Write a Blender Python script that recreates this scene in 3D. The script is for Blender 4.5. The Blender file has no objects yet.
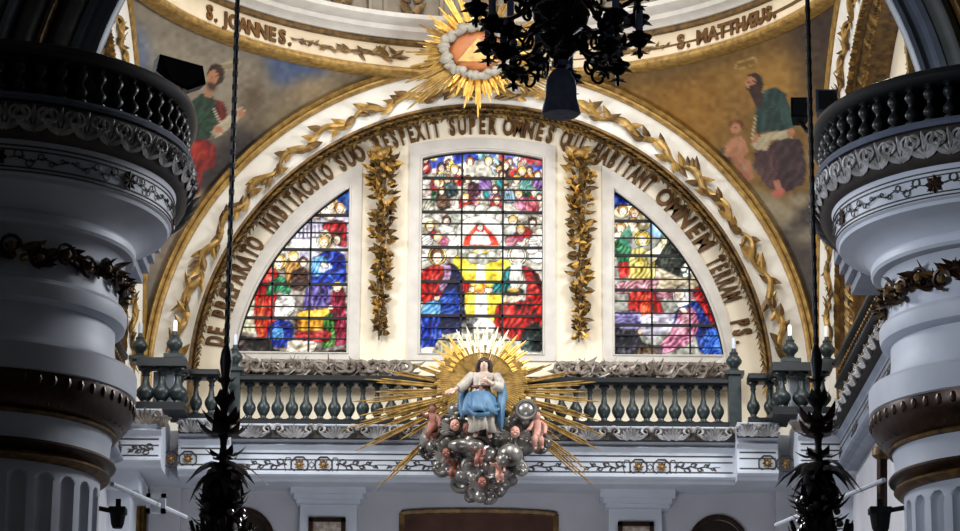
import bpy, bmesh, math, random
import numpy as np
from mathutils import Vector, Matrix
random.seed(7); rng = np.random.default_rng(5)
sc = bpy.context.scene; COL = sc.collection
PI = math.pi; R_ = math.radians
# ------------------------------------------------------------------ camera
F = 2900.0; PITCH = R_(15.6); ROLL = R_(0.43); EYE = 1.6
cp, sp = math.cos(PITCH), math.sin(PITCH)
def U(px, py, Y):
    """point of the place on the vertical plane y=Y that is surveyed at photo pixel (px,py)"""
    u = px-480; v = 265.5-py
    a = u*math.cos(ROLL)-v*math.sin(ROLL); b = u*math.sin(ROLL)+v*math.cos(ROLL)
    dx, dy, dz = a, F*cp-b*sp, F*sp+b*cp
    return Vector((dx/dy*Y, Y, EYE+dz/dy*Y))
def proj(p):
    x, y, z = p[0], p[1], p[2]-EYE
    d = y*cp+z*sp; a = F*x/d; b = F*(-y*sp+z*cp)/d
    u = a*math.cos(ROLL)+b*math.sin(ROLL); v = -a*math.sin(ROLL)+b*math.cos(ROLL)
    return 480+u, 265.5-v
cam = bpy.data.cameras.new('camera'); co = bpy.data.objects.new('camera', cam); COL.objects.link(co)
cam.sensor_width = 36; cam.lens = 36*F/960; cam.clip_end = 300
co.matrix_world = Matrix.Translation((0, 0, EYE)) @ Matrix.Rotation(PI/2+PITCH, 4, 'X') @ Matrix.Rotation(ROLL, 4, 'Z')
sc.camera = co
# ------------------------------------------------------------------ materials
def lin(c):
    return tuple((x/255/12.92 if x/255 <= .04045 else ((x/255+.055)/1.055)**2.4) for x in c)
def mat(name, c, c2=None, rough=.6, metal=0., scale=6., bump=0., spec=.4, detail=4):
    m = bpy.data.materials.new(name); m.use_nodes = True
    nt = m.node_tree; b = nt.nodes['Principled BSDF']
    b.inputs['Roughness'].default_value = rough; b.inputs['Metallic'].default_value = metal
    b.inputs['Specular IOR Level'].default_value = spec
    tc = nt.nodes.new('ShaderNodeTexCoord'); n = nt.nodes.new('ShaderNodeTexNoise')
    n.inputs['Scale'].default_value = scale; n.inputs['Detail'].default_value = detail
    nt.links.new(tc.outputs['Object'], n.inputs['Vector'])
    r = nt.nodes.new('ShaderNodeValToRGB')
    r.color_ramp.elements[0].position = .3; r.color_ramp.elements[1].position = .7
    r.color_ramp.elements[0].color = (*lin(c), 1); r.color_ramp.elements[1].color = (*lin(c2 or c), 1)
    nt.links.new(n.outputs['Fac'], r.inputs['Fac']); nt.links.new(r.outputs['Color'], b.inputs['Base Color'])
    if bump:
        bp = nt.nodes.new('ShaderNodeBump'); bp.inputs['Strength'].default_value = bump; bp.inputs['Distance'].default_value = .02
        nt.links.new(n.outputs['Fac'], bp.inputs['Height']); nt.links.new(bp.outputs['Normal'], b.inputs['Normal'])
    return m
M = {}
M['cream'] = mat('cream_plaster', (226, 212, 186), (236, 225, 202), .75, scale=1.5, bump=.1)
M['white'] = mat('white_plaster', (232, 229, 220), (214, 208, 196), .7, scale=2.2, bump=.1)
M['frame'] = mat('grey_stone_frame', (206, 200, 190), (190, 184, 176), .7, scale=4)
M['gold'] = mat('gilding', (184, 148, 80), (122, 92, 46), .4, .3, scale=9, bump=.25)
M['goldb'] = mat('bright_gilding', (248, 206, 108), (222, 168, 72), .35, .3, scale=14, bump=.2)
M['goldd'] = mat('dark_gilding', (130, 98, 50), (58, 42, 24), .45, .25, scale=8, bump=.4)  # dark gold; in the leaf moulding it also stands in for shadows
M['goldp'] = mat('pale_gilding', (240, 232, 206), (226, 206, 160), .4, .2, scale=12)
M['letter'] = mat('gilt_letter', (112, 76, 34), (74, 48, 22), .5, .2, scale=8)
M['grey'] = mat('white_gallery_paint', (198, 204, 214), (184, 190, 200), .55, scale=2)
M['wallg'] = mat('grey_white_wall', (190, 190, 196), (174, 174, 180), .75, scale=1.2)
M['carve'] = mat('silvered_carving', (176, 176, 178), (112, 108, 104), .5, .1, scale=7, bump=.3)
M['dline'] = mat('dark_painted_line', (52, 48, 46), (66, 58, 50), .6)
M['stone'] = mat('green_grey_stone', (44, 54, 54), (28, 34, 36), .4, scale=9)
M['rail'] = mat('dark_stone_rail', (26, 29, 31), (18, 20, 22), .45, scale=6)
M['col'] = mat('pale_column_paint', (190, 196, 208), (176, 182, 194), .5, scale=1.6)
M['bronze'] = mat('dark_bronze', (66, 44, 30), (34, 24, 18), .35, .5, scale=10)
M['iron'] = mat('black_iron', (22, 22, 24), (34, 32, 32), .45, .4, scale=10)
M['black'] = mat('black_casing', (20, 20, 22), (28, 28, 30), .85, spec=.15)
M['black2'] = mat('grey_black_casing', (92, 100, 118), (78, 86, 102), .5)
M['silver'] = mat('silvered_wood', (164, 160, 154), (46, 36, 32), .28, .5, scale=4, bump=.3)
M['skin'] = mat('rosy_painted_skin', (206, 158, 140), (186, 130, 112), .5, scale=5)
M['skind'] = mat('dark_painted_skin', (150, 92, 76), (112, 66, 54), .5, scale=5)
M['face'] = mat('pale_painted_skin', (216, 186, 168), (200, 164, 146), .5, scale=4)
M['robe'] = mat('ivory_robe', (186, 178, 164), (140, 130, 120), .5, scale=6, bump=.2)
M['blue'] = mat('blue_mantle', (88, 124, 150), (52, 86, 120), .5, scale=4, bump=.2)
M['hair'] = mat('dark_brown_hair', (58, 38, 28), (40, 26, 20), .5, scale=10)
M['sash'] = mat('brown_sash', (110, 58, 46), (80, 42, 36), .5)
M['door'] = mat('brown_wood_door', (96, 62, 50), (70, 44, 36), .5, scale=3)
M['doord'] = mat('dark_brown_wood', (44, 30, 22), (32, 22, 18), .5, scale=3)
M['pic'] = mat('picture_paint', (120, 96, 84), (196, 186, 176), .6, scale=12)
M['glassb'] = mat('blue_grey_glass', (150, 168, 206), (120, 138, 180), .15, .1, scale=8)
M['tassel'] = mat('dusty_blue_silk', (150, 164, 204), (116, 130, 168), .5, scale=12, bump=.3)
M['drum'] = mat('drum_stone', (140, 130, 116), (112, 102, 90), .7, scale=3)
M['irong'] = mat('grey_wrought_iron', (74, 74, 78), (44, 44, 46), .5, .3, scale=8)
M['ring'] = mat('ring_plaster', (212, 196, 168), (196, 178, 150), .75, scale=2)
M['sill'] = mat('brown_grey_carving', (160, 148, 136), (92, 82, 74), .55, .05, scale=8, bump=.3)
M['candle'] = mat('candle_wax', (240, 240, 236), None, .4)
M['steel'] = mat('painted_steel', (190, 196, 204), (170, 176, 186), .4)
M['pierd'] = mat('grey_green_marble', (86, 90, 86), (62, 66, 64), .45, scale=2.5)
M['pierl'] = mat('blue_grey_marble', (128, 136, 150), (104, 112, 126), .45, scale=2.5)
M['orange'] = mat('orange_painted_panel', (172, 106, 58), (150, 84, 42), .5, scale=5)
M['cloud'] = mat('white_cloud_plaster', (172, 166, 152), (128, 120, 108), .6, scale=6, bump=.3)
M['floor'] = mat('stone_floor', (130, 122, 114), (110, 104, 98), .5)
M['lead'] = mat('window_lead', (24, 22, 24), None, .6)
def vcol_mat(name, emit):
    m = bpy.data.materials.new(name); m.use_nodes = True; nt = m.node_tree; b = nt.nodes['Principled BSDF']
    a = nt.nodes.new('ShaderNodeVertexColor'); a.layer_name = 'paint'
    if emit:
        b.inputs['Base Color'].default_value = (.02, .02, .02, 1); b.inputs['Roughness'].default_value = .6; b.inputs['Specular IOR Level'].default_value = .1
        nt.links.new(a.outputs['Color'], b.inputs['Emission Color']); b.inputs['Emission Strength'].default_value = emit
    else:
        n = nt.nodes.new('ShaderNodeTexNoise'); n.inputs['Scale'].default_value = 3; n.inputs['Detail'].default_value = 5
        mx = nt.nodes.new('ShaderNodeMixRGB'); mx.blend_type = 'OVERLAY'; mx.inputs[0].default_value = .25
        nt.links.new(a.outputs['Color'], mx.inputs[1]); nt.links.new(n.outputs['Fac'], mx.inputs[2])
        nt.links.new(mx.outputs[0], b.inputs['Base Color']); b.inputs['Roughness'].default_value = .7
    return m
M['glass'] = vcol_mat('stained_glass_lit_by_the_sky', 1.3); M['fresco'] = vcol_mat('fresco_paint', 0)
# ------------------------------------------------------------------ mesh helpers
ORG = {}
class MB:
    def __init__(s): s.v = []; s.f = []; s.m = []
    def add(s, vs, fs, m=0):
        o = len(s.v); s.v.extend(tuple(p) for p in vs)
        for f in fs: s.f.append(tuple(i+o for i in f)); s.m.append(m)
    def box(s, lo, hi, m=0):
        x0, y0, z0 = lo; x1, y1, z1 = hi
        s.add([(x0,y0,z0),(x1,y0,z0),(x1,y1,z0),(x0,y1,z0),(x0,y0,z1),(x1,y0,z1),(x1,y1,z1),(x0,y1,z1)],
              [(3,2,1,0),(4,5,6,7),(0,1,5,4),(1,2,6,5),(2,3,7,6),(3,0,4,7)], m)
    def tube(s, pts, r, n=8, m=0, flat=None):
        pts = [Vector(p) for p in pts]; k = len(pts)
        rs = r if isinstance(r, (list, tuple)) else [r]*k
        vs = []; ref = Vector((0.13, .21, .97)); prev = None
        for i, p in enumerate(pts):
            t = (pts[min(i+1, k-1)]-pts[max(i-1, 0)]); t = t.normalized() if t.length > 1e-9 else Vector((0, 0, 1))
            a = prev if prev is not None else (ref.cross(t) if abs(ref.dot(t)) < .98 else Vector((1, 0, 0)).cross(t))
            a = (a-t*a.dot(t)); a = a.normalized() if a.length > 1e-6 else t.orthogonal().normalized(); prev = a; b = t.cross(a)
            for j in range(n):
                w = 2*PI*j/n; vs.append(p+(a*math.cos(w)+b*math.sin(w)*(flat or 1))*rs[i])
        fs = [(i*n+j, i*n+(j+1) % n, (i+1)*n+(j+1) % n, (i+1)*n+j) for i in range(k-1) for j in range(n)]
        fs += [tuple(range(n))[::-1], tuple((k-1)*n+j for j in range(n))]
        s.add(vs, fs, m)
    def lathe(s, prof, c, n=32, m=0, a0=0, a1=2*PI, fn=None, sx=1, sy=1, caps=True):
        full = abs(a1-a0-2*PI) < 1e-6; k = n if full else n+1; vs = []
        for (r, z) in prof:
            for j in range(k):
                w = a0+(a1-a0)*j/n; rr = r*(fn(w, z) if fn else 1)
                vs.append((c[0]+rr*math.cos(w)*sx, c[1]+rr*math.sin(w)*sy, c[2]+z))
        fs = []
        for i in range(len(prof)-1):
            for j in range(n):
                q = (j+1) % k; fs.append((i*k+j, i*k+q, (i+1)*k+q, (i+1)*k+j))
        if full and caps: fs += [tuple(range(k))[::-1], tuple((len(prof)-1)*k+j for j in range(k))]
        s.add(vs, fs, m)
    def ball(s, c, r, n=12, m=0, rot=None):
        r = (r, r, r) if not isinstance(r, (tuple, list)) else r; h = n//2; vs = []
        for i in range(h+1):
            t = PI*(i+.02)/(h+.04)
            for j in range(n):
                w = 2*PI*j/n; p = Vector((r[0]*math.sin(t)*math.cos(w), r[1]*math.sin(t)*math.sin(w), r[2]*math.cos(t)))
                if rot: p = rot @ p
                vs.append(p+Vector(c))
        fs = [(i*n+j, (i+1)*n+j, (i+1)*n+(j+1) % n, i*n+(j+1) % n) for i in range(h) for j in range(n)]
        fs += [tuple(range(n)), tuple(h*n+j for j in range(n))[::-1]]
        s.add(vs, fs, m)
    def leaf(s, p, d, nrm, L, W, curl=.5, m=0, k=5, th=.25):
        """thick pointed leaf from p along d, bulging and curling toward nrm"""
        p = Vector(p); d = Vector(d).normalized(); nrm = Vector(nrm); nrm = (nrm-d*nrm.dot(d)).normalized(); sd = d.cross(nrm); vs = []
        for i in range(k+1):
            t = i/k; w = W*.5*(math.sin(PI*min(1, .12+.88*t)**.8)+.06); q = p+d*(L*t)+nrm*(curl*L*(t*t*.9-.15*math.sin(PI*t)))
            h = max(w*th, .12*W*th)
            vs += [q-sd*w, q+nrm*h, q+sd*w, q-nrm*h*.7]
        fs = [(i*4+j, i*4+(j+1) % 4, i*4+4+(j+1) % 4, i*4+4+j) for i in range(k) for j in range(4)]+[(3, 2, 1, 0), (k*4, k*4+1, k*4+2, k*4+3)]
        s.add(vs, fs, m)
    def arch(s, prof, c, ax='y', n=72, m=0, legs=0., a0=0, a1=PI, closed=True):
        """sweep profile [(radius, depth)] round a semicircle; ax 'y': in the xz plane, depth along y; 'x': in the yz plane"""
        path = []
        if legs: path.append((0, -legs))
        path += [(a0+(a1-a0)*i/n, 0) for i in range(n+1)]
        if legs: path.append((PI, -legs))
        vs = []; k = len(prof)
        for (w, dz) in path:
            for (r, d) in prof:
                h = r*math.cos(w); z = c[2]+r*math.sin(w)+dz
                vs.append((c[0]+h, c[1]+d, z) if ax == 'y' else (c[0]+d, c[1]+h, z))
        q = k if closed else k-1
        fs = [(i*k+j, i*k+(j+1) % k, (i+1)*k+(j+1) % k, (i+1)*k+j) for i in range(len(path)-1) for j in range(q)]
        if closed: fs += [tuple(range(k)), tuple((len(path)-1)*k+j for j in range(k))[::-1]]
        s.add(vs, fs, m)
    def bar(s, prof, t0, t1, ax='x', m=0):
        """extrude profile [(y,z)] along x from t0 to t1 (ax 'x'), or [(x,z)] along y"""
        k = len(prof); vs = [((t, a, b) if ax == 'x' else (a, t, b)) for t in (t0, t1) for (a, b) in prof]
        fs = [(j, (j+1) % k, k+(j+1) % k, k+j) for j in range(k)]+[tuple(range(k))[::-1], tuple(k+j for j in range(k))]
        s.add(vs, fs, m)
    def build(s, name, mats, parent=None, smooth=True, ang=40):
        me = bpy.data.meshes.new(name); o_ = ORG.get(parent.name, Vector()) if parent else Vector()
        me.from_pydata([(a-o_[0], b-o_[1], c-o_[2]) for a, b, c in s.v], [], s.f)
        for q in (mats if isinstance(mats, list) else [mats]): me.materials.append(M[q] if isinstance(q, str) else q)
        me.polygons.foreach_set('material_index', s.m)
        bm = bmesh.new(); bm.from_mesh(me); bmesh.ops.recalc_face_normals(bm, faces=bm.faces); bm.to_mesh(me); bm.free()
        if smooth:
            me.polygons.foreach_set('use_smooth', [True]*len(me.polygons)); me.set_sharp_from_angle(angle=R_(ang))
        me.update(); o = bpy.data.objects.new(name, me); COL.objects.link(o)
        if parent: o.parent = parent; ORG[o.name] = o_
        return o
def tag(o, label, cat, group=None, kind=None):
    o['label'] = label; o['category'] = cat
    if group: o['group'] = group
    if kind: o['kind'] = kind
    return o
def struct(o): o['kind'] = 'structure'; return o
def thing(name, label, cat, loc, group=None):
    o = bpy.data.objects.new(name, None); COL.objects.link(o); o.location = loc; o.empty_display_size = .2
    ORG[o.name] = Vector(loc); return tag(o, label, cat, group)
def sub(parent, name, proto, loc, rz=0):
    """copy a mesh object as a part of parent at world place loc"""
    c = proto.copy(); c.name = name; COL.objects.link(c); c.parent = parent
    c.location = Vector(loc)-ORG[parent.name]; c.rotation_euler = (0, 0, rz); return c
def proto_mesh(mb, name, mats):
    o = mb.build(name, mats); COL.objects.unlink(o); return o
def skin(name, J, E_, parent, m, lv=1, root=0):
    """one continuous tapered surface grown round a skeleton: J {key:(pos, radius)}, E_ edges"""
    ks = list(J); me = bpy.data.meshes.new('t'); me.from_pydata([J[k][0] for k in ks], [(ks.index(a), ks.index(b)) for a, b in E_], [])
    o = bpy.data.objects.new('t', me); COL.objects.link(o)
    md = o.modifiers.new('s', 'SKIN'); md.use_smooth_shade = True
    for i, k in enumerate(ks):
        r = J[k][1]; me.skin_vertices[0].data[i].radius = (r, r) if not isinstance(r, tuple) else r
        me.skin_vertices[0].data[i].use_root = (i == root)
    sb = o.modifiers.new('d', 'SUBSURF'); sb.levels = lv; sb.render_levels = lv
    dg = bpy.context.evaluated_depsgraph_get(); ev = o.evaluated_get(dg).to_mesh()
    b = MB(); b.add([tuple(v.co) for v in ev.vertices], [tuple(p.vertices) for p in ev.polygons])
    o.evaluated_get(dg).to_mesh_clear(); bpy.data.objects.remove(o)
    return b.build(name, m, parent)
GLY = {}
def glyph(ch):
    if ch not in GLY:
        cu = bpy.data.curves.new('t', 'FONT'); cu.body = ch; cu.extrude = .04; cu.bevel_depth = .012; cu.align_x = 'CENTER'; cu.resolution_u = 3; cu.offset = .03
        o = bpy.data.objects.new('t', cu); COL.objects.link(o); dg = bpy.context.evaluated_depsgraph_get()
        me = o.evaluated_get(dg).to_mesh(); GLY[ch] = ([tuple(v.co) for v in me.vertices], [tuple(p.vertices) for p in me.polygons])
        o.evaluated_get(dg).to_mesh_clear(); bpy.data.objects.remove(o)
    return GLY[ch]
def letter(parent, ch, pos, right, up, size, wid=1., m='letter'):
    vs, fs = glyph(ch); right = Vector(right).normalized(); up = Vector(up).normalized(); n = right.cross(up); b = MB()
    b.add([Vector(pos)+right*(x*size*wid)+up*((y-.35)*size)+n*(z*size) for x, y, z in vs], fs)
    return b.build('letter', m, parent, smooth=False)
def poly_sheet(loops, plane, thick, name, mats, parent=None):
    """slab with holes: loops of (x,z); front face at y=plane, thick going back"""
    cu = bpy.data.curves.new('t', 'CURVE'); cu.dimensions = '2D'; cu.fill_mode = 'BOTH'; cu.extrude = thick/2
    for lp in loops:
        sp_ = cu.splines.new('POLY'); sp_.points.add(len(lp)-1); sp_.use_cyclic_u = True
        for i, (x, z) in enumerate(lp): sp_.points[i].co = (x, z, 0, 1)
    o = bpy.data.objects.new('t', cu); COL.objects.link(o); dg = bpy.context.evaluated_depsgraph_get(); me = o.evaluated_get(dg).to_mesh()
    b = MB(); b.add([(v.co.x, plane+thick/2-v.co.z, v.co.y) for v in me.vertices], [tuple(p.vertices) for p in me.polygons])
    o.evaluated_get(dg).to_mesh_clear(); bpy.data.objects.remove(o)
    return b.build(name, mats, parent, smooth=False)
# ------------------------------------------------------------------ painted pictures (glass and frescoes)
class Canvas:
    def __init__(s, x0, y0, x1, y1, bg, ss=3):
        s.x0, s.y0, s.ss, s.fk = x0, y0, ss, 1.; s.w = int((x1-x0)*ss); s.h = int((y1-y0)*ss)
        s.a = np.ones((s.h, s.w, 3))*np.array(bg, float)
        yy, xx = np.mgrid[0:s.h, 0:s.w]; s.X = xx/ss+x0; s.Y = yy/ss+y0
    def noise(s, amp, cell, seed=0):
        g = np.random.default_rng(seed).normal(size=(int(s.h/cell/s.ss)+3, int(s.w/cell/s.ss)+3))
        yy = (s.Y-s.y0)/cell; xx = (s.X-s.x0)/cell; i = yy.astype(int); j = xx.astype(int); fy = yy-i; fx = xx-j
        fy = fy*fy*(3-2*fy); fx = fx*fx*(3-2*fx)
        return amp*((g[i, j]*(1-fx)+g[i, j+1]*fx)*(1-fy)+(g[i+1, j]*(1-fx)+g[i+1, j+1]*fx)*fy)
    def put(s, mask, c, fold=0, ang=0, per=5):
        c = np.array(c, float)
        if fold:
            t = s.X*math.cos(ang)+s.Y*math.sin(ang)+s.noise(2.2, 7, 3); k = 1-fold*s.fk*(.5+.5*np.sin(t*2*PI/per))
            col = c*k[..., None]+(255-c)*.22*s.fk*np.clip(np.sin(t*2*PI/per)*-1-.55, 0, 1)[..., None]
        else: col = np.broadcast_to(c, s.a.shape)
        m = mask[..., None]; s.a[:] = s.a*(1-m)+col*m
    def pm(s, pts, soft=0):
        ins = np.zeros(s.X.shape, bool); n = len(pts)
        for i in range(n):
            (xa, ya), (xb, yb) = pts[i], pts[(i+1) % n]
            if ya == yb: continue
            cnd = (s.Y < ya) != (s.Y < yb); ins ^= cnd & (s.X < (xb-xa)*(s.Y-ya)/(yb-ya)+xa)
        return s.soft(ins.astype(float), soft)
    def soft(s, m, r):
        k = int(r*s.ss)
        for _ in range(2 if k else 0):
            for ax in (0, 1):
                c = np.cumsum(np.pad(m, [(k+1, k) if a == ax else (0, 0) for a in (0, 1)], mode='edge'), axis=ax)
                m = (np.take(c, range(2*k+1, c.shape[ax]), ax)-np.take(c, range(0, c.shape[ax]-2*k-1), ax))/(2*k+1)
        return m
    def p(s, c, pts, fold=0, ang=0, per=5, edge=None, soft=0):
        # rounded outline through the points
        q = []
        n = len(pts)
        for i in range(n):
            a, b, c2 = pts[i-1], pts[i], pts[(i+1) % n]
            q += [((a[0]+6*b[0])/7, (a[1]+6*b[1])/7), ((c2[0]+6*b[0])/7, (c2[1]+6*b[1])/7)]
        m = s.pm(q, soft)
        if edge is not None: s.put(np.clip(s.soft(m, .9)*1.8, 0, 1)*(1-m), edge)
        s.put(m, c, fold, ang, per)
    def e(s, c, x, y, rx, ry, rot=0, soft=0, edge=None, op=1):
        def md(g):
            dx = s.X-x; dy = s.Y-y; a = (dx*math.cos(rot)+dy*math.sin(rot))/(rx+g); b = (-dx*math.sin(rot)+dy*math.cos(rot))/(ry+g)
            d = np.sqrt(a*a+b*b); return np.clip((1-d)/soft, 0, 1) if soft else (d < 1).astype(float)
        if edge is not None: s.put(md(.8), edge)
        s.put(md(0)*op, c)
    def l(s, c, pts, w):
        for (xa, ya), (xb, yb) in zip(pts, pts[1:]):
            dx, dy = xb-xa, yb-ya; L2 = dx*dx+dy*dy+1e-9; t = np.clip(((s.X-xa)*dx+(s.Y-ya)*dy)/L2, 0, 1)
            s.put((np.hypot(s.X-xa-t*dx, s.Y-ya-t*dy) < w/2).astype(float), c)
    def sample(s, u, v):
        x = np.clip((np.asarray(u)-s.x0)*s.ss, 0, s.w-1.01); y = np.clip((np.asarray(v)-s.y0)*s.ss, 0, s.h-1.01)
        i = y.astype(int); j = x.astype(int); fx = (x-j)[..., None]; fy = (y-i)[..., None]; A = s.a
        c = (A[i, j]*(1-fx)+A[i, j+1]*fx)*(1-fy)+(A[i+1, j]*(1-fx)+A[i+1, j+1]*fx)*fy
        c = np.clip(c, 0, 255)/255; return np.where(c <= .04045, c/12.92, ((c+.055)/1.055)**2.4)
def paint(o, cols):
    at = o.data.color_attributes.new('paint', 'FLOAT_COLOR', 'POINT')
    at.data.foreach_set('color', np.c_[cols, np.ones(len(cols))].astype(np.float32).ravel())
# ------------------------------------------------------------------ the crossing: main measures
XC, YC, YB, A = 0.02, 40.5, 46.0, 5.5
ZS = 10.88+EYE                      # springing height of the four arches
RS = A*math.sqrt(2)                 # sphere of the pendentives
YW = 46.5; WC = (0.01, YW, 11.02+EYE)
# floor and outer walls
b = MB(); b.box((-16, -4, -.3), (16, 56, 0)); struct(b.build('floor', 'floor'))
# back arch -------------------------------------------------------
def arch_set(c, ax, sgn, pre, words, splay=0., pk=1.):
    """white archivolt with gilded mouldings, vine and leaf rope; sgn: which way is 'into the wall'"""
    dd_ = lambda r, d: (d if d > 0 else d*pk)+splay*max(0, min(1, (5.4-r)/.64))
    S = lambda pr: [(r, dd_(r, d)*sgn) for r, d in pr]
    N = lambda w, r, d: (Vector((c[0]+r*math.cos(w), c[1]+dd_(r, d)*sgn, c[2]+r*math.sin(w))) if ax == 'y' else Vector((c[0]+dd_(r, d)*sgn, c[1]+r*math.cos(w), c[2]+r*math.sin(w))))
    b = MB(); b.arch(S([(4.76, 0), (5.40, 0), (5.40, .25), (4.76, .9)]), c, ax, legs=3); o = struct(b.build('trim_'+pre[0], 'white')); 
    b = MB(); b.arch(S([(5.35, .02), (5.355, -.07), (5.385, -.1), (5.42, -.1), (5.435, -.06), (5.45, -.11), (5.49, -.15), (5.525, -.11), (5.53, .05)]), c, ax, legs=3); struct(b.build('trim_'+pre[1], 'gold'))
    b = MB(); b.arch(S([(4.70, .62), (4.70, -.03), (4.715, -.07), (4.75, -.07), (4.77, -.03), (4.77, .62)]), c, ax, legs=3); struct(b.build('trim_'+pre[2], 'goldd'))
    # undulating vine
    v = thing('gilded_vine', words[0], 'ornament', N(PI/2, 5, 0)); waves = 21
    rib = MB(); pts = []; rad = []
    for i in range(waves*14+1):
        w = .02+(PI-.04)*i/(waves*14); ph = 2*PI*i/14
        pts.append(N(w, 4.985+.065*math.sin(ph), -.05-.02*math.cos(ph))); rad.append(.055+.018*math.sin(ph+1))
    rib.tube(pts, rad, 8, flat=.75); rib.build('stem', 'gold', v)
    lf = MB()
    vr = random.Random(4)
    for i in range(waves*9):
        w = .02+(PI-.04)*(i+.5)/(waves*9); ph = 2*PI*waves*(i+.5)/(waves*9); s_ = vr.choice((-1, 1))
        p = N(w, 4.985+.065*math.sin(ph), -.06); t = N(w+.03, 4.985, 0)-N(w-.03, 4.985, 0); rr = N(w, 6, 0)-N(w, 5, 0); nn = N(w, 5, -1)-N(w, 5, 0)
        lf.leaf(p, t.normalized()*vr.uniform(.5, 1.)*vr.choice((-1, 1, 1))+rr*s_*vr.uniform(.2, .7), nn, vr.uniform(.17, .3), vr.uniform(.09, .14), .35, th=.5, m=vr.choice((0, 1)), k=4)
    lf.build('leaves', ['gold', 'goldd'], v)
    # leaf rope on the soffit
    rp = MB(); cnt = 150
    for i in range(cnt):
        w = PI*(i+.5)/cnt; t = N(w+.03, 4.7, 0)-N(w-.03, 4.7, 0); rr = N(w, 4, 0)-N(w, 5, 0); nn = N(w, 5, -1)-N(w, 5, 0); s_ = 1 if math.cos(w) > 0 else -1
        for q, dd in ((1, .03), (-1, .14), (1, .26)):
            rp.leaf(N(w, 4.69, dd)+t*.2*q, t*q*s_+rr*.12+nn*.45*q, rr, .19+.08*random.random(), .1, .15, m=random.choice((0, 1, 1)), k=3, th=.5)  # mostly dark gold leaves, imitating the shadows within the carving
    tag(rp.build('gilded_leaf_moulding', ['gold', 'goldd']), words[1], 'moulding')
    return N
NB = arch_set((XC, YB, ZS), 'y', 1, '123', ('gilded wavy vine running over the white arch above the stained glass windows', 'dark gilded leaf moulding along the inner edge of the window arch'))
arch_set((XC+A, YC, ZS), 'x', 1, '456', ('gilded wavy vine on the side arch beside the saint with the child', 'gilded leaf moulding inside the side arch beside the saint with the child'), .22, .3)
arch_set((XC-A, YC, ZS), 'x', -1, '789', ('gilded wavy vine on the side arch beside the saint in green and red', 'gilded leaf moulding inside the side arch beside the saint in green and red'), .22, .3)
# side tympana beyond the side arches with gilded scrolls
for s in (-1, 1):
    b = MB(); n = 60; x0 = XC+s*(A+.84)
    vs = [(x0, YC+4.8*math.cos(PI*i/n), ZS+4.8*math.sin(PI*i/n)) for i in range(n+1)]+[(x0, YC-4.8, ZS-1.0), (x0, YC+4.8, ZS-1.0)]
    b.add(vs+[(x+s*.2, y, z) for x, y, z in vs], [tuple(range(n+3)), tuple(range(n+3, 2*n+6))[::-1]])
    struct(b.build('wall_right_upper' if s > 0 else 'wall_left_upper', 'cream'))
    b = MB()
    for k in range(9):
        zc = ZS-1.2+k*.42; yc = YC+4.05-.0*k-(.02*k*k)
        for q in (-1, 1):
            pts = [(x0-s*.05, yc+q*(.3-.018*i)*math.sin(i*.42), zc+(.3-.018*i)*math.cos(i*.42)*.7) for i in range(15)]
            b.tube(pts, [.045-.002*i for i in range(15)], 6)
        b.leaf((x0-s*.04, yc, zc-.1), (0, 0, 1), (-s, 0, 0), .4, .2, .2)
    tag(b.build('gilded_scroll_panel', 'gold'), 'gilded scroll relief inside the side arch '+('nearest the saint with the child' if s > 0 else 'nearest the saint in green'), 'ornament')
# window wall ------------------------------------------------------
def zx(px, py, Y=YW):
    p = U(px, py, Y); return (p.x, p.z)
def arc_loop(R, xa, xb, zb, cz):
    """piece of the lunette between the verticals xa and xb above zb"""
    out = []
    for i in range(41):
        x = xa+(xb-xa)*i/40; out.append((x, cz+math.sqrt(max(0, R*R-(x-WC[0])**2))))
    return out+[(xb, zb), (xa, zb)]
zb_f = zx(480, 361)[1]; zb_g = zx(480, 354.5)[1]
def side_loop(R, s, xin, zb, cz):
    xo = WC[0]+s*math.sqrt(R*R-(zb-cz)**2) if R > abs(zb-cz) else WC[0]+s*R
    a, c_ = (xo, xin) if s < 0 else (xin, xo)
    if zb < cz:
        lp = [(WC[0]+s*R*math.cos(t), cz+R*math.sin(t)) for t in np.linspace(math.asin((zb-cz)/R), math.acos(abs(xin-WC[0])/R), 40)]
    else: lp = [(WC[0]+s*R*math.cos(t), cz+R*math.sin(t)) for t in np.linspace(math.asin((zb-cz)/R), math.acos(abs(xin-WC[0])/R), 40)]
    return lp+[(xin, zb)]
LF = side_loop(4.24, -1, zx(360, 300)[0], zb_f, WC[2]); LG = side_loop(4.085, -1, zx(348.5, 300)[0], zb_g, WC[2]-.12)
RF = side_loop(4.24, 1, zx(602.5, 300)[0], zb_f, WC[2]); RG = side_loop(4.085, 1, zx(613.5, 300)[0], zb_g, WC[2]-.12)
def arched(x0, x1, zb, zs_, zt, n=16):
    return [(x0+(x1-x0)*i/n, zs_+(zt-zs_)*math.sin(PI*i/n)**.8) for i in range(n+1)]+[(x1, zb), (x0, zb)]
CF = arched(zx(408, 300)[0], zx(555.5, 300)[0], zb_f, zx(480, 146)[1], zx(480, 138.5)[1])
CG = arched(zx(419.6, 300)[0], zx(543.6, 300)[0], zb_g, zx(480, 158)[1], zx(480, 150)[1])
wall = [(WC[0]+4.78*math.cos(PI*i/60), WC[2]+4.78*math.sin(PI*i/60)) for i in range(61)]+[(-4.78, 7.6), (4.78, 7.6)]
struct(poly_sheet([wall, LF, CF, RF], YW, .5, 'wall_back', 'cream'))
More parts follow.
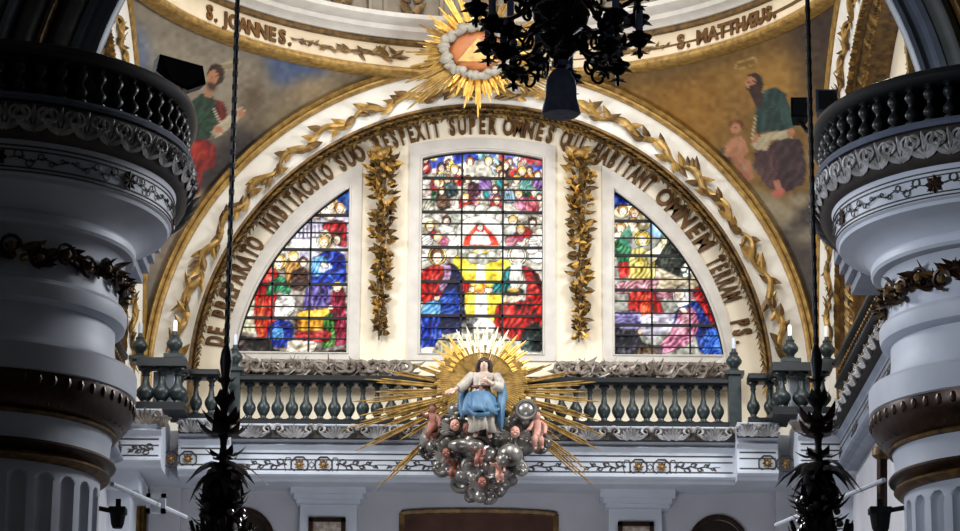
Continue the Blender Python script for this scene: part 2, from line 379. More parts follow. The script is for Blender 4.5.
def window(no, fr, gl, canvas, vbars, hthick, hthin, label):
    w = thing('window_%d' % no, label, 'window', (sum(p[0] for p in gl)/len(gl), YW, min(p[1] for p in gl))); w['kind'] = 'structure'
    poly_sheet([fr, gl], YW-.03, .3, 'window_frame', 'frame', w)
    b = MB()                                             # raised inner bead of the frame
    lp = [(p[0], YW-.03, p[1]) for p in gl]+[(gl[0][0], YW-.03, gl[0][1])]; b.tube(lp, .022, 6); b.build('frame_bead', 'frame', w)
    # glass sheet as a fine grid clipped to the opening
    xs = [p[0] for p in gl]; zs_ = [p[1] for p in gl]; x0, x1, z0, z1 = min(xs), max(xs), min(zs_), max(zs_)
    nx = int((x1-x0)/.0165); nz = int((z1-z0)/.0165); g = MB(); px = []; py = []
    cx0, cy0 = proj((0, YW+.15, z0)); sx = F/((YW+.15)*cp+(z0+1.6)*sp)  # px per metre of the design
    pts = [(x0-.02+(x1-x0+.04)*i/nx, z0-.02+(z1-z0+.04)*j/nz) for j in range(nz+1) for i in range(nx+1)]
    X = np.array(pts); inside = lambda x, z: True
    poly = gl
    def inp(x, z):
        c_ = False; n = len(poly)
        for i in range(n):
            (xa, za), (xb, zb) = poly[i], poly[(i+1) % n]
            if (za < z) != (zb < z) and x < (xb-xa)*(z-za)/(zb-za)+xa: c_ = not c_
        return c_
    fs = []
    for j in range(nz):
        for i in range(nx):
            x, z = pts[j*(nx+1)+i]; h = .009
            if inp(x+h, z+h) or inp(x-.03, z) or inp(x+.05, z) or inp(x, z-.03) or inp(x+.02, z+.04):
                fs.append((j*(nx+1)+i, j*(nx+1)+i+1, (j+1)*(nx+1)+i+1, (j+1)*(nx+1)+i))
    g.add([(x, YW+.15, z) for x, z in pts], fs)
    # design coordinates: linear in x and z of the glass itself
    pr0 = proj((x0, YW+.15, z0)); pr1 = proj((x1, YW+.15, z0)); pr2 = proj((x0, YW+.15, z1))
    a = (X[:, 0]-x0)/(x1-x0); c_ = (X[:, 1]-z0)/(z1-z0)
    u = pr0[0]+a*(pr1[0]-pr0[0])+c_*(pr2[0]-pr0[0]); v = pr0[1]+a*(pr1[1]-pr0[1])+c_*(pr2[1]-pr0[1])
    o = g.build('pane', 'glass', w, smooth=False); paint(o, canvas.sample(u, v))
    zof = lambda y: zx(480, y, YW+.12)[1]; xof = lambda x: zx(x, 300, YW+.12)[0]
    bb = MB()
    def spanx(z):
        r = [x for x in np.linspace(x0-.02, x1+.02, 300) if inp(x, z)]; return (min(r), max(r)) if r else None
    for y, t in [(q, .024) for q in hthick]+[(q, .009) for q in hthin]:
        z = zof(y); r = spanx(z)
        if r: bb.box((r[0], YW+.10, z-t), (r[1], YW+.14, z+t))
    for xv in vbars:
        x = xof(xv); r = [z for z in np.linspace(z0, z1, 300) if inp(x, z)]
        if r: bb.box((x-.016, YW+.10, min(r)), (x+.016, YW+.135, max(r)))
    lp = [(p[0], YW+.12, p[1]) for p in gl]+[(gl[0][0], YW+.12, gl[0][1])]; bb.tube(lp, .03, 6)
    bb.build('window_bars', 'lead', w, smooth=False)
DK = (34, 26, 30); FL = (246, 226, 206); FL2 = (226, 190, 160); WH = (252, 248, 240); RED = (214, 36, 22); RD2 = (150, 22, 22); BLU = (34, 70, 190); LBL = (110, 180, 236); DBL = (16, 26, 84); GRN = (40, 130, 78); PUR = (150, 110, 178); PNK = (222, 130, 160); YEL = (250, 226, 84); ORNG = (236, 150, 50); CLD = (196, 192, 170); BRN = (96, 66, 40); GOLD = (222, 186, 92); TEAL = (40, 150, 150)
def head(c, x, y, r, hair, halo=None, face=FL, tilt=0):
    if halo: c.e(halo, x, y-.2*r, r*1.55, r*1.55, edge=DK)
    c.e(hair, x, y-.25*r, r*1.15, r*1.25, edge=DK); c.e(face, x+tilt*r*.25, y+.2*r, r*.78, r)
    for s in (-1, 1): c.e((90, 60, 50), x+tilt*r*.25+s*r*.32, y+.1*r, r*.16, r*.1)
    c.l((170, 80, 70), [(x+tilt*r*.25-r*.2, y+.72*r), (x+tilt*r*.25+r*.2, y+.72*r)], r*.14)
def wing(c, x, y, L, ang, col, n=5):
    for i in range(n):
        a = ang+(i-n/2)*.22; l = L*(1-.1*i); c.e(col, x+math.cos(a)*l*.5, y-math.sin(a)*l*.5, l*.55, L*.13, -a, edge=(120, 110, 110))
def crowd(c, x0, x1, y0, y1, n, seed, r=(3, 4.2)):
    g = random.Random(seed)
    for i in range(n):
        x, y = g.uniform(x0, x1), y0+(y1-y0)*(i+.5)/n; col = g.choice([RED, (190, 70, 80), PUR, PNK, WH, GRN, (230, 220, 200), TEAL, BRN, ORNG, (120, 40, 60), (206, 200, 190)])
        if g.random() < .6: wing(c, x-4, y-1, 11, g.uniform(.4, 2.6), g.choice([WH, (220, 226, 232), (230, 200, 190), RED, (170, 214, 214), YEL]), 4)
        c.p(col, [(x-4, y+2), (x+4, y+2), (x+g.uniform(4, 8), y+12), (x, y+15), (x-g.uniform(4, 8), y+11)], .4, g.uniform(0, 3), 4, DK)
        c.e(FL2, x+g.uniform(-6, 6), y+8, 1.4, 3.4, g.uniform(-1, 1)); head(c, x, y, g.uniform(*r)*.8, g.choice([BRN, GOLD, (170, 120, 60), (120, 70, 40)]))
def puffs(c, pts, cols=(CLD, (200, 190, 170), (160, 150, 132), (214, 206, 196), (186, 170, 160))):
    g = random.Random(len(pts)*7)
    for x, y, r in pts:
        c.e(g.choice(cols), x, y, r, r*.72, g.uniform(-.4, .4), edge=(110, 104, 92)); c.e((240, 236, 224), x-r*.2, y-r*.25, r*.4, r*.24)
# tall middle window
c = Canvas(416, 146, 548, 358, (206, 200, 186))
c.p((84, 100, 190), [(416, 140), (548, 140), (548, 172), (500, 166), (480, 160), (450, 166), (416, 172)])
g = random.Random(4)
puffs(c, [(g.uniform(418, 546), g.uniform(176, 262), g.uniform(5, 10)) for _ in range(85)])
for x, y, a, col in ((436, 160, 2.4, (236, 226, 120)), (481, 160, 1.2, (150, 206, 214)), (520, 166, .9, RED), (532, 164, .6, (214, 70, 80)), (452, 168, 2.2, WH), (498, 176, 1.7, (190, 220, 220)), (424, 180, 2, WH), (540, 184, 1, (190, 220, 200))): wing(c, x, y, 15, a, col)
crowd(c, 420, 462, 158, 194, 9, 1); crowd(c, 462, 504, 158, 198, 8, 2); crowd(c, 502, 541, 160, 200, 9, 3)
for x, y, col in ((444, 203, (120, 86, 60)), (452, 190, (60, 84, 84)), (466, 204, RED), (497, 206, (200, 50, 50)), (475, 190, (90, 30, 50)), (486, 184, PUR), (512, 196, (190, 220, 240)), (524, 204, PNK), (534, 206, (226, 120, 130)), (528, 186, (140, 200, 190)), (428, 206, CLD)):
    c.p(col, [(x-5, y-7), (x+5, y-6), (x+7, y+5), (x-1, y+8), (x-7, y+5)], .4, x, 3.5, DK)
for x, y in ((466, 199), (498, 201), (520, 195), (437, 183), (455, 170), (507, 166), (471, 162), (490, 162), (524, 172), (442, 168)): head(c, x, y, 3.4, g.choice([BRN, GOLD, (150, 90, 50)]))
puffs(c, [(480+33*math.cos(a), 232+21*math.sin(a), 8) for a in np.linspace(0, 2*PI, 18)], ((206, 206, 196), (190, 192, 180), (224, 224, 214)))
c.e(WH, 481, 234, 24, 17, edge=(150, 140, 120)); c.p((226, 70, 50), [(463, 247), (500, 247), (496, 238), (481, 222), (466, 238)], edge=(150, 100, 40)); c.p(WH, [(470, 246), (492, 246), (489, 236), (481, 227), (473, 236)]); c.e(RED, 481, 231, 3.4, 5); c.e(WH, 481, 236, 7, 3); head(c, 481, 229, 2.4, WH)
for x, y, col in ((434, 235, (190, 40, 60)), (444, 240, PNK), (428, 240, WH), (520, 236, (180, 60, 90)), (528, 232, RED), (512, 240, (226, 150, 160)), (536, 241, WH)): c.p(col, [(x-6, y), (x, y-5), (x+6, y+1), (x+3, y+7), (x-5, y+6)], .3, 1, 3, DK)
for x, y in ((438, 239), (522, 231), (514, 222), (447, 222), (430, 228), (534, 224)): head(c, x, y, 3.6, g.choice([BRN, GOLD]))
c.p(YEL, [(452, 262), (462, 252), (500, 252), (512, 262), (512, 300), (500, 330), (460, 330), (455, 300)]); 
for x in (458, 466, 473, 490, 497, 505): c.l((236, 196, 60), [(481, 256), (x, 330)], 1.2)
c.p(WH, [(478, 252), (484, 252), (489, 335), (474, 335)]); puffs(c, [(464, 254, 7), (474, 259, 7), (484, 260, 7), (494, 257, 7), (503, 252, 6)], ((150, 150, 138), (180, 178, 164)))
puffs(c, [(423, 256, 7), (452, 254, 6), (507, 256, 6), (538, 258, 8), (534, 250, 6), (428, 250, 6)], (WH, (232, 228, 214)))
# seated red and blue figure
c.p(DBL, [(447, 264), (456, 266), (466, 284), (464, 304), (468, 330), (440, 336), (438, 300)], .5, 1, 4, DK)
c.p(RED, [(424, 270), (434, 266), (444, 268), (446, 282), (442, 300), (428, 306), (419, 300), (419, 282)], .45, .3, 6, DK)
c.p((200, 160, 196), [(444, 264), (452, 268), (450, 280), (442, 294), (439, 288), (445, 276)], .3, 1, 3, DK)
c.p((40, 92, 200), [(440, 300), (446, 290), (456, 290), (460, 300), (462, 314), (448, 316), (438, 312)], .5, 1.2, 4, DK)
c.p(LBL, [(424, 304), (434, 301), (441, 304), (440, 315), (426, 320), (420, 316)], .35, .6, 4, DK)
c.p(BLU, [(419, 318), (430, 318), (440, 315), (442, 340), (434, 350), (420, 348)], .55, .2, 5, DK); c.e(FL, 430, 350, 8, 3)
c.p(RED, [(462, 280), (470, 284), (472, 291), (464, 294)], .3, 0, 3, DK); c.e(FL, 473, 290, 4, 2.6, edge=DK); c.e(FL, 437, 299, 3, 2.2, edge=DK)
head(c, 437.5, 258, 5.6, (110, 70, 40), GOLD)
c.e(ORNG, 481, 289, 6, 4.4, edge=(150, 90, 20)); c.e(YEL, 480, 287, 3, 2)
# white-bearded figure
c.p(RED, [(522, 266), (534, 270), (543, 284), (543, 330), (532, 336), (526, 306), (528, 284)], .45, .9, 6, DK)
c.p((90, 20, 20), [(532, 270), (541, 276), (543, 296), (536, 284)], 0, 0, 5)
c.p(TEAL, [(506, 270), (515, 266), (516, 282), (506, 294), (492, 294), (493, 286), (502, 282)], .5, .6, 4, DK)
c.p((246, 240, 226), [(512, 264), (522, 266), (524, 284), (514, 294), (510, 282)], .25, 0, 3, DK)
c.p(RED, [(497, 306), (516, 300), (534, 304), (540, 330), (526, 342), (512, 338), (500, 344), (494, 326)], .5, .5, 6, DK)
c.p((20, 40, 34), [(524, 330), (538, 322), (543, 330), (543, 352), (520, 352)], .4, 1, 5, DK)
c.p((230, 218, 190), [(504, 296), (524, 290), (525, 298), (514, 304), (503, 302)], .2, 0, 4, DK); c.e((70, 60, 50), 515, 293, 9, 3.4, -.1, edge=DK); c.e(GOLD, 514, 291, 6, 2)
c.e(FL, 489, 291, 4, 2.6, edge=DK); c.e(FL, 500, 341, 4, 2, edge=DK)
head(c, 518, 258, 6, (238, 236, 228), (250, 240, 200)); c.p((240, 238, 230), [(514, 262), (523, 262), (522, 276), (518, 280), (515, 274)], .2, 0, 2)
c.p((112, 110, 108), [(462, 322), (470, 318), (480, 320), (482, 332), (462, 334)], .2, 0, 4, DK); c.p(WH, [(473, 326), (480, 319), (490, 319), (496, 327), (492, 334), (474, 334)], .1, 0, 4, (130, 120, 110)); c.p(CLD, [(440, 336), (500, 332), (520, 346), (500, 356), (430, 356)], .2, 0, 6)
c.a = 128+(c.a-128)*1.12-4; c.a += c.noise(30, 2.6, 1)[..., None]+c.noise(26, 7, 2)[..., None]
window(1, CF, CG, c, (461, 502.5), (178.5, 212.4, 247.6, 282, 316), (200, 224, 235, 270, 304, 328, 190, 258, 294, 340), 'tall middle stained glass window with two seated figures below a crowd of angels')
# kneeling figures window
c = Canvas(234, 188, 352, 358, (150, 140, 130))
c.p((196, 190, 206), [(284, 188), (352, 188), (352, 260), (270, 260), (262, 250)]); c.p((40, 70, 130), [(334, 186), (352, 186), (352, 216), (340, 212), (330, 204)])
c.p((232, 234, 240), [(284, 236), (322, 234), (322, 252), (276, 254)])
c.p((176, 168, 184), [(296, 222), (322, 218), (322, 224), (294, 228)], .2)
for x in range(292, 324, 4): c.l((110, 104, 124), [(x, 226), (x, 238)], 1.4)
c.l((120, 112, 130), [(288, 239), (324, 238)], 2); c.p((214, 206, 190), [(286, 240), (292, 240), (292, 258), (284, 258)], .2)
c.p((226, 220, 190), [(236, 298), (254, 292), (258, 334), (240, 332)], .2, 0, 5)
for y in (300, 308, 316, 324): c.l((180, 170, 140), [(236, y), (256, y)], 1)
puffs(c, [(322, 207, 8), (331, 202, 8), (340, 210, 7), (316, 214, 7), (330, 214, 8)], ((226, 196, 160), (210, 176, 140), (236, 214, 186)))
for x, y in ((323, 207), (332, 205), (341, 209)): head(c, x, y, 4, (190, 140, 80))
c.p((176, 24, 28), [(322, 226), (334, 220), (348, 222), (348, 248), (338, 246), (330, 236)], .5, .6, 5, DK)
c.p((232, 220, 190), [(320, 232), (328, 230), (334, 240), (338, 254), (326, 256), (320, 246)], .3, 1, 4, DK)
c.p(BLU, [(318, 256), (334, 250), (346, 256), (347, 282), (338, 290), (312, 288), (310, 272)], .5, .7, 6, DK); c.p(LBL, [(313, 258), (326, 256), (330, 270), (318, 278), (311, 272)], .45, .5, 4, DK)
c.p((200, 210, 244), [(318, 268), (330, 264), (334, 268), (322, 274)], .3, 0, 3); c.e(FL, 325, 266, 4, 2, .4, edge=DK)
c.p((130, 110, 190), [(308, 286), (330, 286), (332, 312), (304, 312), (304, 300)], .5, .3, 5, DK)
head(c, 325, 243, 4.4, (206, 170, 110), (244, 226, 170)); head(c, 338, 240, 4, BRN)
c.p(RED, [(262, 272), (270, 266), (280, 274), (276, 300), (274, 334), (258, 340), (254, 318), (256, 290)], .5, .15, 5, DK)
c.p((216, 90, 40), [(258, 300), (264, 296), (266, 334), (258, 338)], .3)
c.p(GRN, [(268, 284), (280, 276), (292, 282), (290, 296), (278, 292), (266, 298)], .5, .8, 3.5, DK)
c.p((206, 150, 70), [(284, 262), (294, 258), (304, 266), (300, 284), (288, 288)], .45, .4, 4, DK); c.p((84, 50, 36), [(292, 272), (306, 268), (310, 284), (302, 292), (292, 290)], .5, 1, 4, DK)
c.p(WH, [(276, 300), (286, 294), (296, 300), (294, 312), (284, 320), (274, 318)], .25, .6, 4, DK); c.p(BLU, [(268, 328), (278, 320), (292, 322), (294, 340), (284, 348), (268, 346)], .5, .8, 5, DK); c.p(LBL, [(272, 330), (282, 326), (284, 338), (274, 342)], .3, 1, 3)
head(c, 279, 263, 5, (196, 160, 90), (236, 206, 120)); head(c, 294, 258, 4.2, GOLD); head(c, 271, 262, 3.6, BRN); head(c, 304, 263, 3.6, BRN)
c.p((236, 170, 50), [(297, 312), (332, 308), (331, 330), (298, 333)], .25, .1, 7, DK); c.p((250, 214, 90), [(300, 312), (330, 310), (330, 317), (300, 319)])
c.p((170, 36, 70), [(332, 292), (345, 286), (347, 344), (334, 346), (330, 312)], .5, .2, 4, DK); c.p((90, 160, 60), [(324, 318), (333, 312), (336, 344), (322, 350)], .45, .2, 4, DK); head(c, 338, 288, 3.8, GOLD); c.e(FL, 331, 308, 3, 2)
c.p((190, 40, 40), [(294, 332), (332, 331), (330, 342), (296, 344)], .4, 1.5, 5, DK); c.p((234, 222, 200), [(288, 340), (318, 342), (314, 352), (286, 354)], .25, 1.5, 5, DK)
c.p((44, 34, 30), [(236, 336), (268, 338), (274, 350), (300, 353), (348, 349), (348, 360), (234, 360)], .3, 1, 6)
c.a = 128+(c.a-128)*1.12-4; c.a += c.noise(30, 2.6, 3)[..., None]+c.noise(26, 7, 4)[..., None]
window(2, LF, LG, c, (272, 309.5), (216.5, 251, 285.6, 319.5), (234, 263, 275, 297, 308, 329, 340, 224), 'quarter round stained glass window with kneeling red and blue figures before a golden step')
# angel window
c = Canvas(608, 188, 730, 360, (150, 150, 140))
c.p((30, 56, 130), [(608, 186), (640, 186), (640, 204), (622, 210), (608, 212)]); c.p((160, 196, 230), [(640, 200), (664, 206), (676, 232), (660, 240), (640, 226)])
puffs(c, [(622, 212, 8), (632, 208, 7), (638, 218, 8), (622, 226, 8), (632, 232, 8), (618, 238, 7), (644, 226, 6)], ((206, 190, 150), (226, 214, 186), (180, 166, 130)))
for x, y in ((623, 211), (635, 213), (621, 229), (633, 224)): head(c, x, y, 4, (190, 140, 80))
c.p((206, 190, 160), [(656, 262), (690, 256), (700, 292), (680, 290), (656, 292)], .25, 1.5, 5); c.p((176, 120, 130), [(640, 290), (700, 292), (700, 300), (640, 300)], .3, 1.5, 4)
c.p(GRN, [(616, 240), (626, 238), (632, 250), (632, 262), (620, 264), (615, 254)], .5, .5, 3.5, DK); wing(c, 630, 246, 18, 2.2, (60, 140, 110), 5)
c.p((44, 52, 40), [(654, 252), (664, 236), (676, 240), (690, 268), (692, 280), (676, 276), (656, 266)], .5, .6, 5, DK); c.p((90, 150, 110), [(660, 246), (664, 226), (667, 228), (667, 244)], .3, 0, 3, DK)
c.p((240, 220, 120), [(632, 250), (644, 248), (654, 256), (656, 274), (650, 290), (630, 290), (628, 268)], .4, .3, 5, DK); c.p((250, 240, 200), [(644, 254), (656, 248), (666, 236), (668, 242), (658, 258), (650, 266)], .25, .5, 3, DK)
c.p(RED, [(618, 264), (628, 262), (630, 276), (620, 280)], .4, 0, 3, DK)
c.p((216, 150, 160), [(616, 284), (640, 280), (660, 280), (654, 292), (630, 294), (616, 294)], .45, 1.2, 4, DK)
c.p(RED, [(630, 292), (652, 290), (662, 306), (666, 320), (652, 318), (646, 328), (634, 324), (628, 308)], .5, .2, 6, DK); c.p((236, 90, 40), [(640, 296), (650, 296), (654, 314), (642, 320)], .3, .3, 4)
head(c, 643, 240, 4.8, GOLD, (250, 232, 110)); c.e(FL, 667, 234, 2.4, 2.6, edge=DK); c.e(FL2, 640, 330, 2.2, 5, edge=DK)
for x, y in ((684, 270), (687, 266), (690, 272), (686, 276)): c.e(WH, x, y, 2.6, 2, edge=(120, 130, 120))
c.p((200, 24, 24), [(694, 290), (706, 284), (718, 310), (722, 332), (708, 330), (698, 312)], .5, .4, 5, DK)
c.p((26, 60, 160), [(686, 304), (698, 302), (710, 322), (720, 348), (700, 354), (696, 334), (676, 326), (670, 318)], .5, .5, 5, DK)
c.p((222, 140, 170), [(680, 310), (694, 308), (700, 326), (690, 344), (664, 354), (655, 350), (670, 334), (676, 322)], .45, .8, 5, DK); c.p((240, 190, 200), [(684, 314), (692, 316), (684, 334), (676, 334)], .25, 1, 3)
c.p((40, 100, 210), [(706, 330), (716, 328), (724, 346), (722, 356), (702, 354)], .5, .5, 4, DK); c.p((244, 242, 236), [(674, 292), (682, 286), (690, 292), (690, 304), (680, 308), (674, 302)], .2, 0, 3, DK); head(c, 680, 295, 4.2, (238, 232, 220), None, FL, -1); c.e(FL, 684, 311, 4, 2.4, .5, edge=DK)
c.p((140, 130, 180), [(614, 312), (640, 312), (646, 324), (640, 330), (614, 328)], .3, 1.5, 4, DK); c.p((196, 190, 204), [(640, 316), (676, 312), (672, 330), (650, 340), (642, 332)], .2, 1.4, 5)
c.p((50, 48, 60), [(612, 328), (636, 330), (644, 344), (664, 346), (660, 360), (612, 360)], .3, .6, 5); c.p((110, 84, 60), [(640, 344), (660, 350), (654, 358), (636, 358)], .3)
c.a = 128+(c.a-128)*1.12-4; c.a += c.noise(30, 2.6, 5)[..., None]+c.noise(26, 7, 6)[..., None]
window(3, RF, RG, c, (651.7, 689.6), (220, 254.5, 289, 324), (204, 237, 266, 278, 300, 312, 334, 346), 'quarter round stained glass window with an angel in yellow and red before a kneeling woman')

# inscription ------------------------------------------------------
ins = thing('gilt_inscription', 'gilt Latin inscription in capitals curving round the cream band above the windows', 'inscription', (WC[0], YW, WC[2]+4.4))
def word(txt, pa, pb, R=4.45):
    an = []
    for q in (pa, pb):
        p = U(q[0], q[1], YW); an.append(math.atan2(p.z-WC[2], p.x-WC[0]))
    n = len(txt)
    for i, ch in enumerate(txt):
        w = an[0]+(an[1]-an[0])*((i+.5)/n); up = Vector((math.cos(w), 0, math.sin(w))); rt = Vector((math.sin(w), 0, -math.cos(w)))
        step = abs(an[1]-an[0])/n*R
        letter(ins, ch, Vector((WC[0], YW-.012, WC[2]))+up*(R-.03), rt, up, .42, min(1., step/.26*.78))
for t, a_, c_ in [('DE', (206, 345), (209, 324)), ('PRÆPARATO', (210, 317), (246, 232)), ('HABITACULO', (254, 221), (328, 166)), ('SUO', (334, 162), (361, 148)),
                 ('RESPEXIT', (372, 142), (440, 126)), ('SUPER', (447, 127), (497, 127)), ('OMNES', (503, 127), (556, 134)), ('QUI', (562, 136), (586, 144)),
                 ('HABITANT', (594, 149), (652, 188)), ('OMNEM', (658, 194), (706, 250)), ('TERRAM', (711, 259), (739, 299)), ('PS.', (744, 317), (753, 345))]: word(t, a_, c_)
# garlands between the windows ---------------------------------------
def garland(px, y0, y1, label, seed):
    r = random.Random(seed); t = thing('gilded_garland', label, 'ornament', U(px, y0, YW), None)
    zt, zb = U(px, y0, YW).z, U(px, y1, YW).z; x = U(px, 250, YW).x; L = zt-zb
    kn = MB(); kn.ball((x, YW-.1, zt-.05), (.14, .1, .1)); 
    for s in (-1, 1):
        kn.leaf((x, YW-.1, zt-.03), (s*.9, -.2, .35), (0, -1, 0), .24, .15, .2); kn.leaf((x, YW-.1, zt-.05), (s*.8, -.2, -.6), (0, -1, 0), .3, .13, .2)
    kn.build('ribbon_knot', 'gold', t)
    st = MB(); st.tube([(x+.03*math.sin(i*.9), YW-.06, zt-L*i/20) for i in range(21)], [.05-.0019*i for i in range(21)], 6); st.build('stem', 'goldd', t)
    lf = MB(); n = 260
    for i in range(n):
        f = i/n; z = zt-L*f*.96-.05; wd = (.33-.22*f)*(1+.15*math.sin(f*19)); a = r.uniform(-1, 1)
        d = Vector((a*1.1, -r.uniform(.25, .8), r.uniform(-1.0, .25)))
        lf.leaf((x+a*wd*.5, YW-.07-r.random()*.1*(1-f), z), d, (r.uniform(-.5, .5), -1, .2), (.2-.06*f)*r.uniform(.8, 1.4), .1-.03*f, r.uniform(.1, .8), m=r.choice((0, 0, 1, 1, 1, 2)), k=4, th=.5)
    for i in range(26):
        f = i/26; a = r.uniform(-1, 1); lf.ball((x+a*(.14-.1*f), YW-.14+.05*f, zt-L*f*.9-.1), .05-.02*f, 8, m=r.choice((0, 1)))
    lf.build('leaves', ['gold', 'goldd', 'goldb'], t)
garland(382, 153, 341, 'long gilded leaf garland hanging between the kneeling-figures window and the tall middle window', 1)
garland(580, 153, 343, 'long gilded leaf garland hanging between the tall middle window and the angel window', 2)
# silvered leaf carving along the sill
for nm, xa, xb, sd in (('foot of the kneeling-figures window', 240, 410, 3), ('foot of the angel window', 556, 728, 4)):
    r = random.Random(sd); b = MB(); x0, x1 = U(xa, 370, 46.2).x, U(xb, 370, 46.2).x; z0, z1 = U(480, 379, 46.2).z, U(480, 361, 46.2).z
    for i in range(150):
        f = (i+.5)/150; s = -1 if xa < 480 else 1; d = (r.choice((-1, 1, 1, s))*r.uniform(.5, 1), -r.uniform(0, .5), r.uniform(-.4, .25))
        b.leaf((x0+(x1-x0)*f, 46.2+r.uniform(-.1, .1), z0+(z1-z0)*r.uniform(.1, .75)), d, (0, -1, .5), r.uniform(.2, .38), r.uniform(.1, .17), r.uniform(.3, .9), m=r.choice((0, 0, 0, 1)), k=5, th=.45)
    for i in range(16):
        cxx = x0+(x1-x0)*(i+.5)/16; zz = z0+(z1-z0)*.45; sg_ = (-1)**i
        b.tube([(cxx+(.16-.008*j)*math.cos(j*.5)*sg_, 46.1-.01*j, zz+(.13-.006*j)*math.sin(j*.5)) for j in range(14)], [.045-.002*j for j in range(14)], 6)
    b.box((x0-.05, 46.15, z0-.12), (x1+.05, 46.45, z0+.04), 0)
    tag(b.build('leaf_carving', ['sill', 'frame']), 'grey brown carved leaf scroll lying along the '+nm, 'carving')
# pendentives with frescoes ---------------------------------------------
CX, CW, CR = XC+.04, 47.4, 5.48
def pendentive(s, canvas, label):
    nu, nv = 260, 190; vs = []
    for i in range(nu+1):
        th = (PI/2)*i/nu; th = min(max(th, .004), PI/2-.004)     # from the side arch (0) to the back arch (90 deg)
        rb = A/max(math.cos(th), math.sin(th))
        for j in range(nv+1):
            f = j/nv; zt = math.sqrt(RS*RS-5.5**2); zb = math.sqrt(max(0, RS*RS-rb*rb)); z = max(zb, zt*f)
            rr = math.sqrt(RS*RS-z*z); vs.append((XC+s*rr*math.cos(th), YC+rr*math.sin(th), ZS+z))
    fs = [(i*(nv+1)+j, i*(nv+1)+j+1, (i+1)*(nv+1)+j+1, (i+1)*(nv+1)+j) for i in range(nu) for j in range(nv)]
    g = MB(); g.add(vs, fs); o = g.build('pendentive_fresco', 'fresco'); V = np.array(vs)
    k = F/CW; uu = V[:, 0]*k; vv = ((V[:, 2]-EYE)*cp-V[:, 1]*sp)*k   # fresco drawn on a tilted plane in front of the vault
    u = 480+uu*math.cos(ROLL)+vv*math.sin(ROLL); v = 265.5+uu*math.sin(ROLL)-vv*math.cos(ROLL)
    paint(o, canvas.sample(u, v)); return tag(o, label, 'fresco')
c = Canvas(100, -20, 480, 340, (122, 108, 90), 2); c.fk = .6
c.a += c.noise(1, 55, 1)[..., None]*np.array([26, 22, 16])
c.p((150, 138, 118), [(130, 0), (250, 10), (270, 70), (240, 150), (200, 100), (140, 60)], soft=14)
c.p((84, 98, 128), [(262, 48), (300, 52), (330, 66), (300, 84), (270, 82)], soft=5); c.p((96, 108, 132), [(136, 30), (156, 36), (158, 70), (140, 90), (130, 60)], soft=6)
c.e((150, 130, 98), 310, 92, 34, 26, soft=.6); c.e((140, 122, 92), 350, 84, 40, 18, soft=.7); c.e((128, 112, 84), 286, 120, 44, 36, soft=.7)
c.p((50, 42, 40), [(196, 160), (236, 120), (280, 140), (230, 190), (200, 215), (180, 190)], soft=9); c.e((108, 92, 72), 250, 100, 20, 34, soft=.7)
c.e((150, 132, 106), 190, 196, 18, 14, soft=.6); c.e((160, 144, 120), 180, 220, 16, 20, soft=.6)
c.e((188, 172, 130), 228, 66, 13, 4, -.3); c.e((150, 134, 104), 228, 66.5, 11, 2.6, -.3)
c.p((148, 28, 18), [(178, 136), (196, 132), (214, 146), (212, 166), (200, 170), (196, 196), (184, 194), (180, 160)], .5, .4, 9)
c.p((176, 40, 22), [(182, 140), (204, 142), (206, 158), (186, 160)], .35, .6, 6)
c.p((120, 34, 22), [(208, 98), (222, 100), (226, 116), (216, 136), (206, 130)], .3, .4, 5)
c.p((34, 62, 42), [(190, 104), (204, 92), (214, 98), (216, 120), (206, 140), (186, 136), (184, 118)], .45, .5, 7)
c.p((40, 72, 48), [(192, 112), (206, 110), (216, 124), (218, 130), (206, 132)], .3, .9, 5)
c.p((196, 182, 152), [(208, 130), (238, 104), (244, 110), (214, 138)], .15, .8, 8); c.e((190, 128, 96), 216, 128, 5, 3.4, .4); c.e((178, 118, 86), 238, 112, 4, 4.5)
c.l((210, 200, 170), [(212, 108), (220, 124)], 1.6); c.p((170, 120, 86), [(204, 88), (212, 90), (212, 98), (205, 97)])
c.e((54, 32, 22), 216, 75, 8, 11, .3); c.e((182, 124, 88), 213, 78, 5, 7.5, .2); c.p((70, 42, 28), [(208, 82), (216, 84), (214, 91), (208, 89)], soft=1)
c.l((40, 26, 20), [(209, 76), (212, 76)], 1); c.l((40, 26, 20), [(214.5, 76.5), (217, 77)], 1); c.l((150, 96, 68), [(212.4, 77), (211.4, 81)], 1.2)
c.e((180, 120, 90), 190, 194, 6, 3); c.a = c.a*.93+c.noise(7, 4, 8)[..., None]
pendentive(-1, c, 'vault painting of a bearded saint in green and red holding a tablet among clouds')
c = Canvas(480, -20, 860, 340, (126, 92, 38), 2); c.fk = .6
c.a += c.noise(1, 50, 2)[..., None]*np.array([24, 18, 8])
c.p((160, 112, 38), [(640, 90), (700, 70), (740, 100), (720, 150), (690, 150), (650, 120)], soft=16); c.p((64, 46, 30), [(770, 20), (840, -10), (850, 150), (812, 110), (790, 60)], soft=14); c.p((96, 76, 38), [(600, 80), (680, 60), (760, 40), (740, 20), (640, 60)], soft=10)
c.p((70, 60, 52), [(770, 230), (800, 190), (830, 200), (830, 330), (800, 300)], soft=10)
for x, y, r in ((726, 176, 20), (740, 192, 24), (756, 200, 22), (772, 206, 22), (770, 226, 24), (800, 200, 14), (786, 214, 18), (812, 158, 10), (748, 168, 14), (806, 236, 18)): c.e((158, 142, 112) if y < 215 else (124, 112, 92), x, y, r, r*.8, soft=.7)
c.p((96, 82, 60), [(722, 150), (736, 138), (736, 160), (724, 164)], .3, .8, 4, soft=1)
c.e((190, 158, 90), 745, 64, 11, 4.4, -.3); c.e((134, 98, 40), 745, 64.5, 9.6, 3.2, -.3)
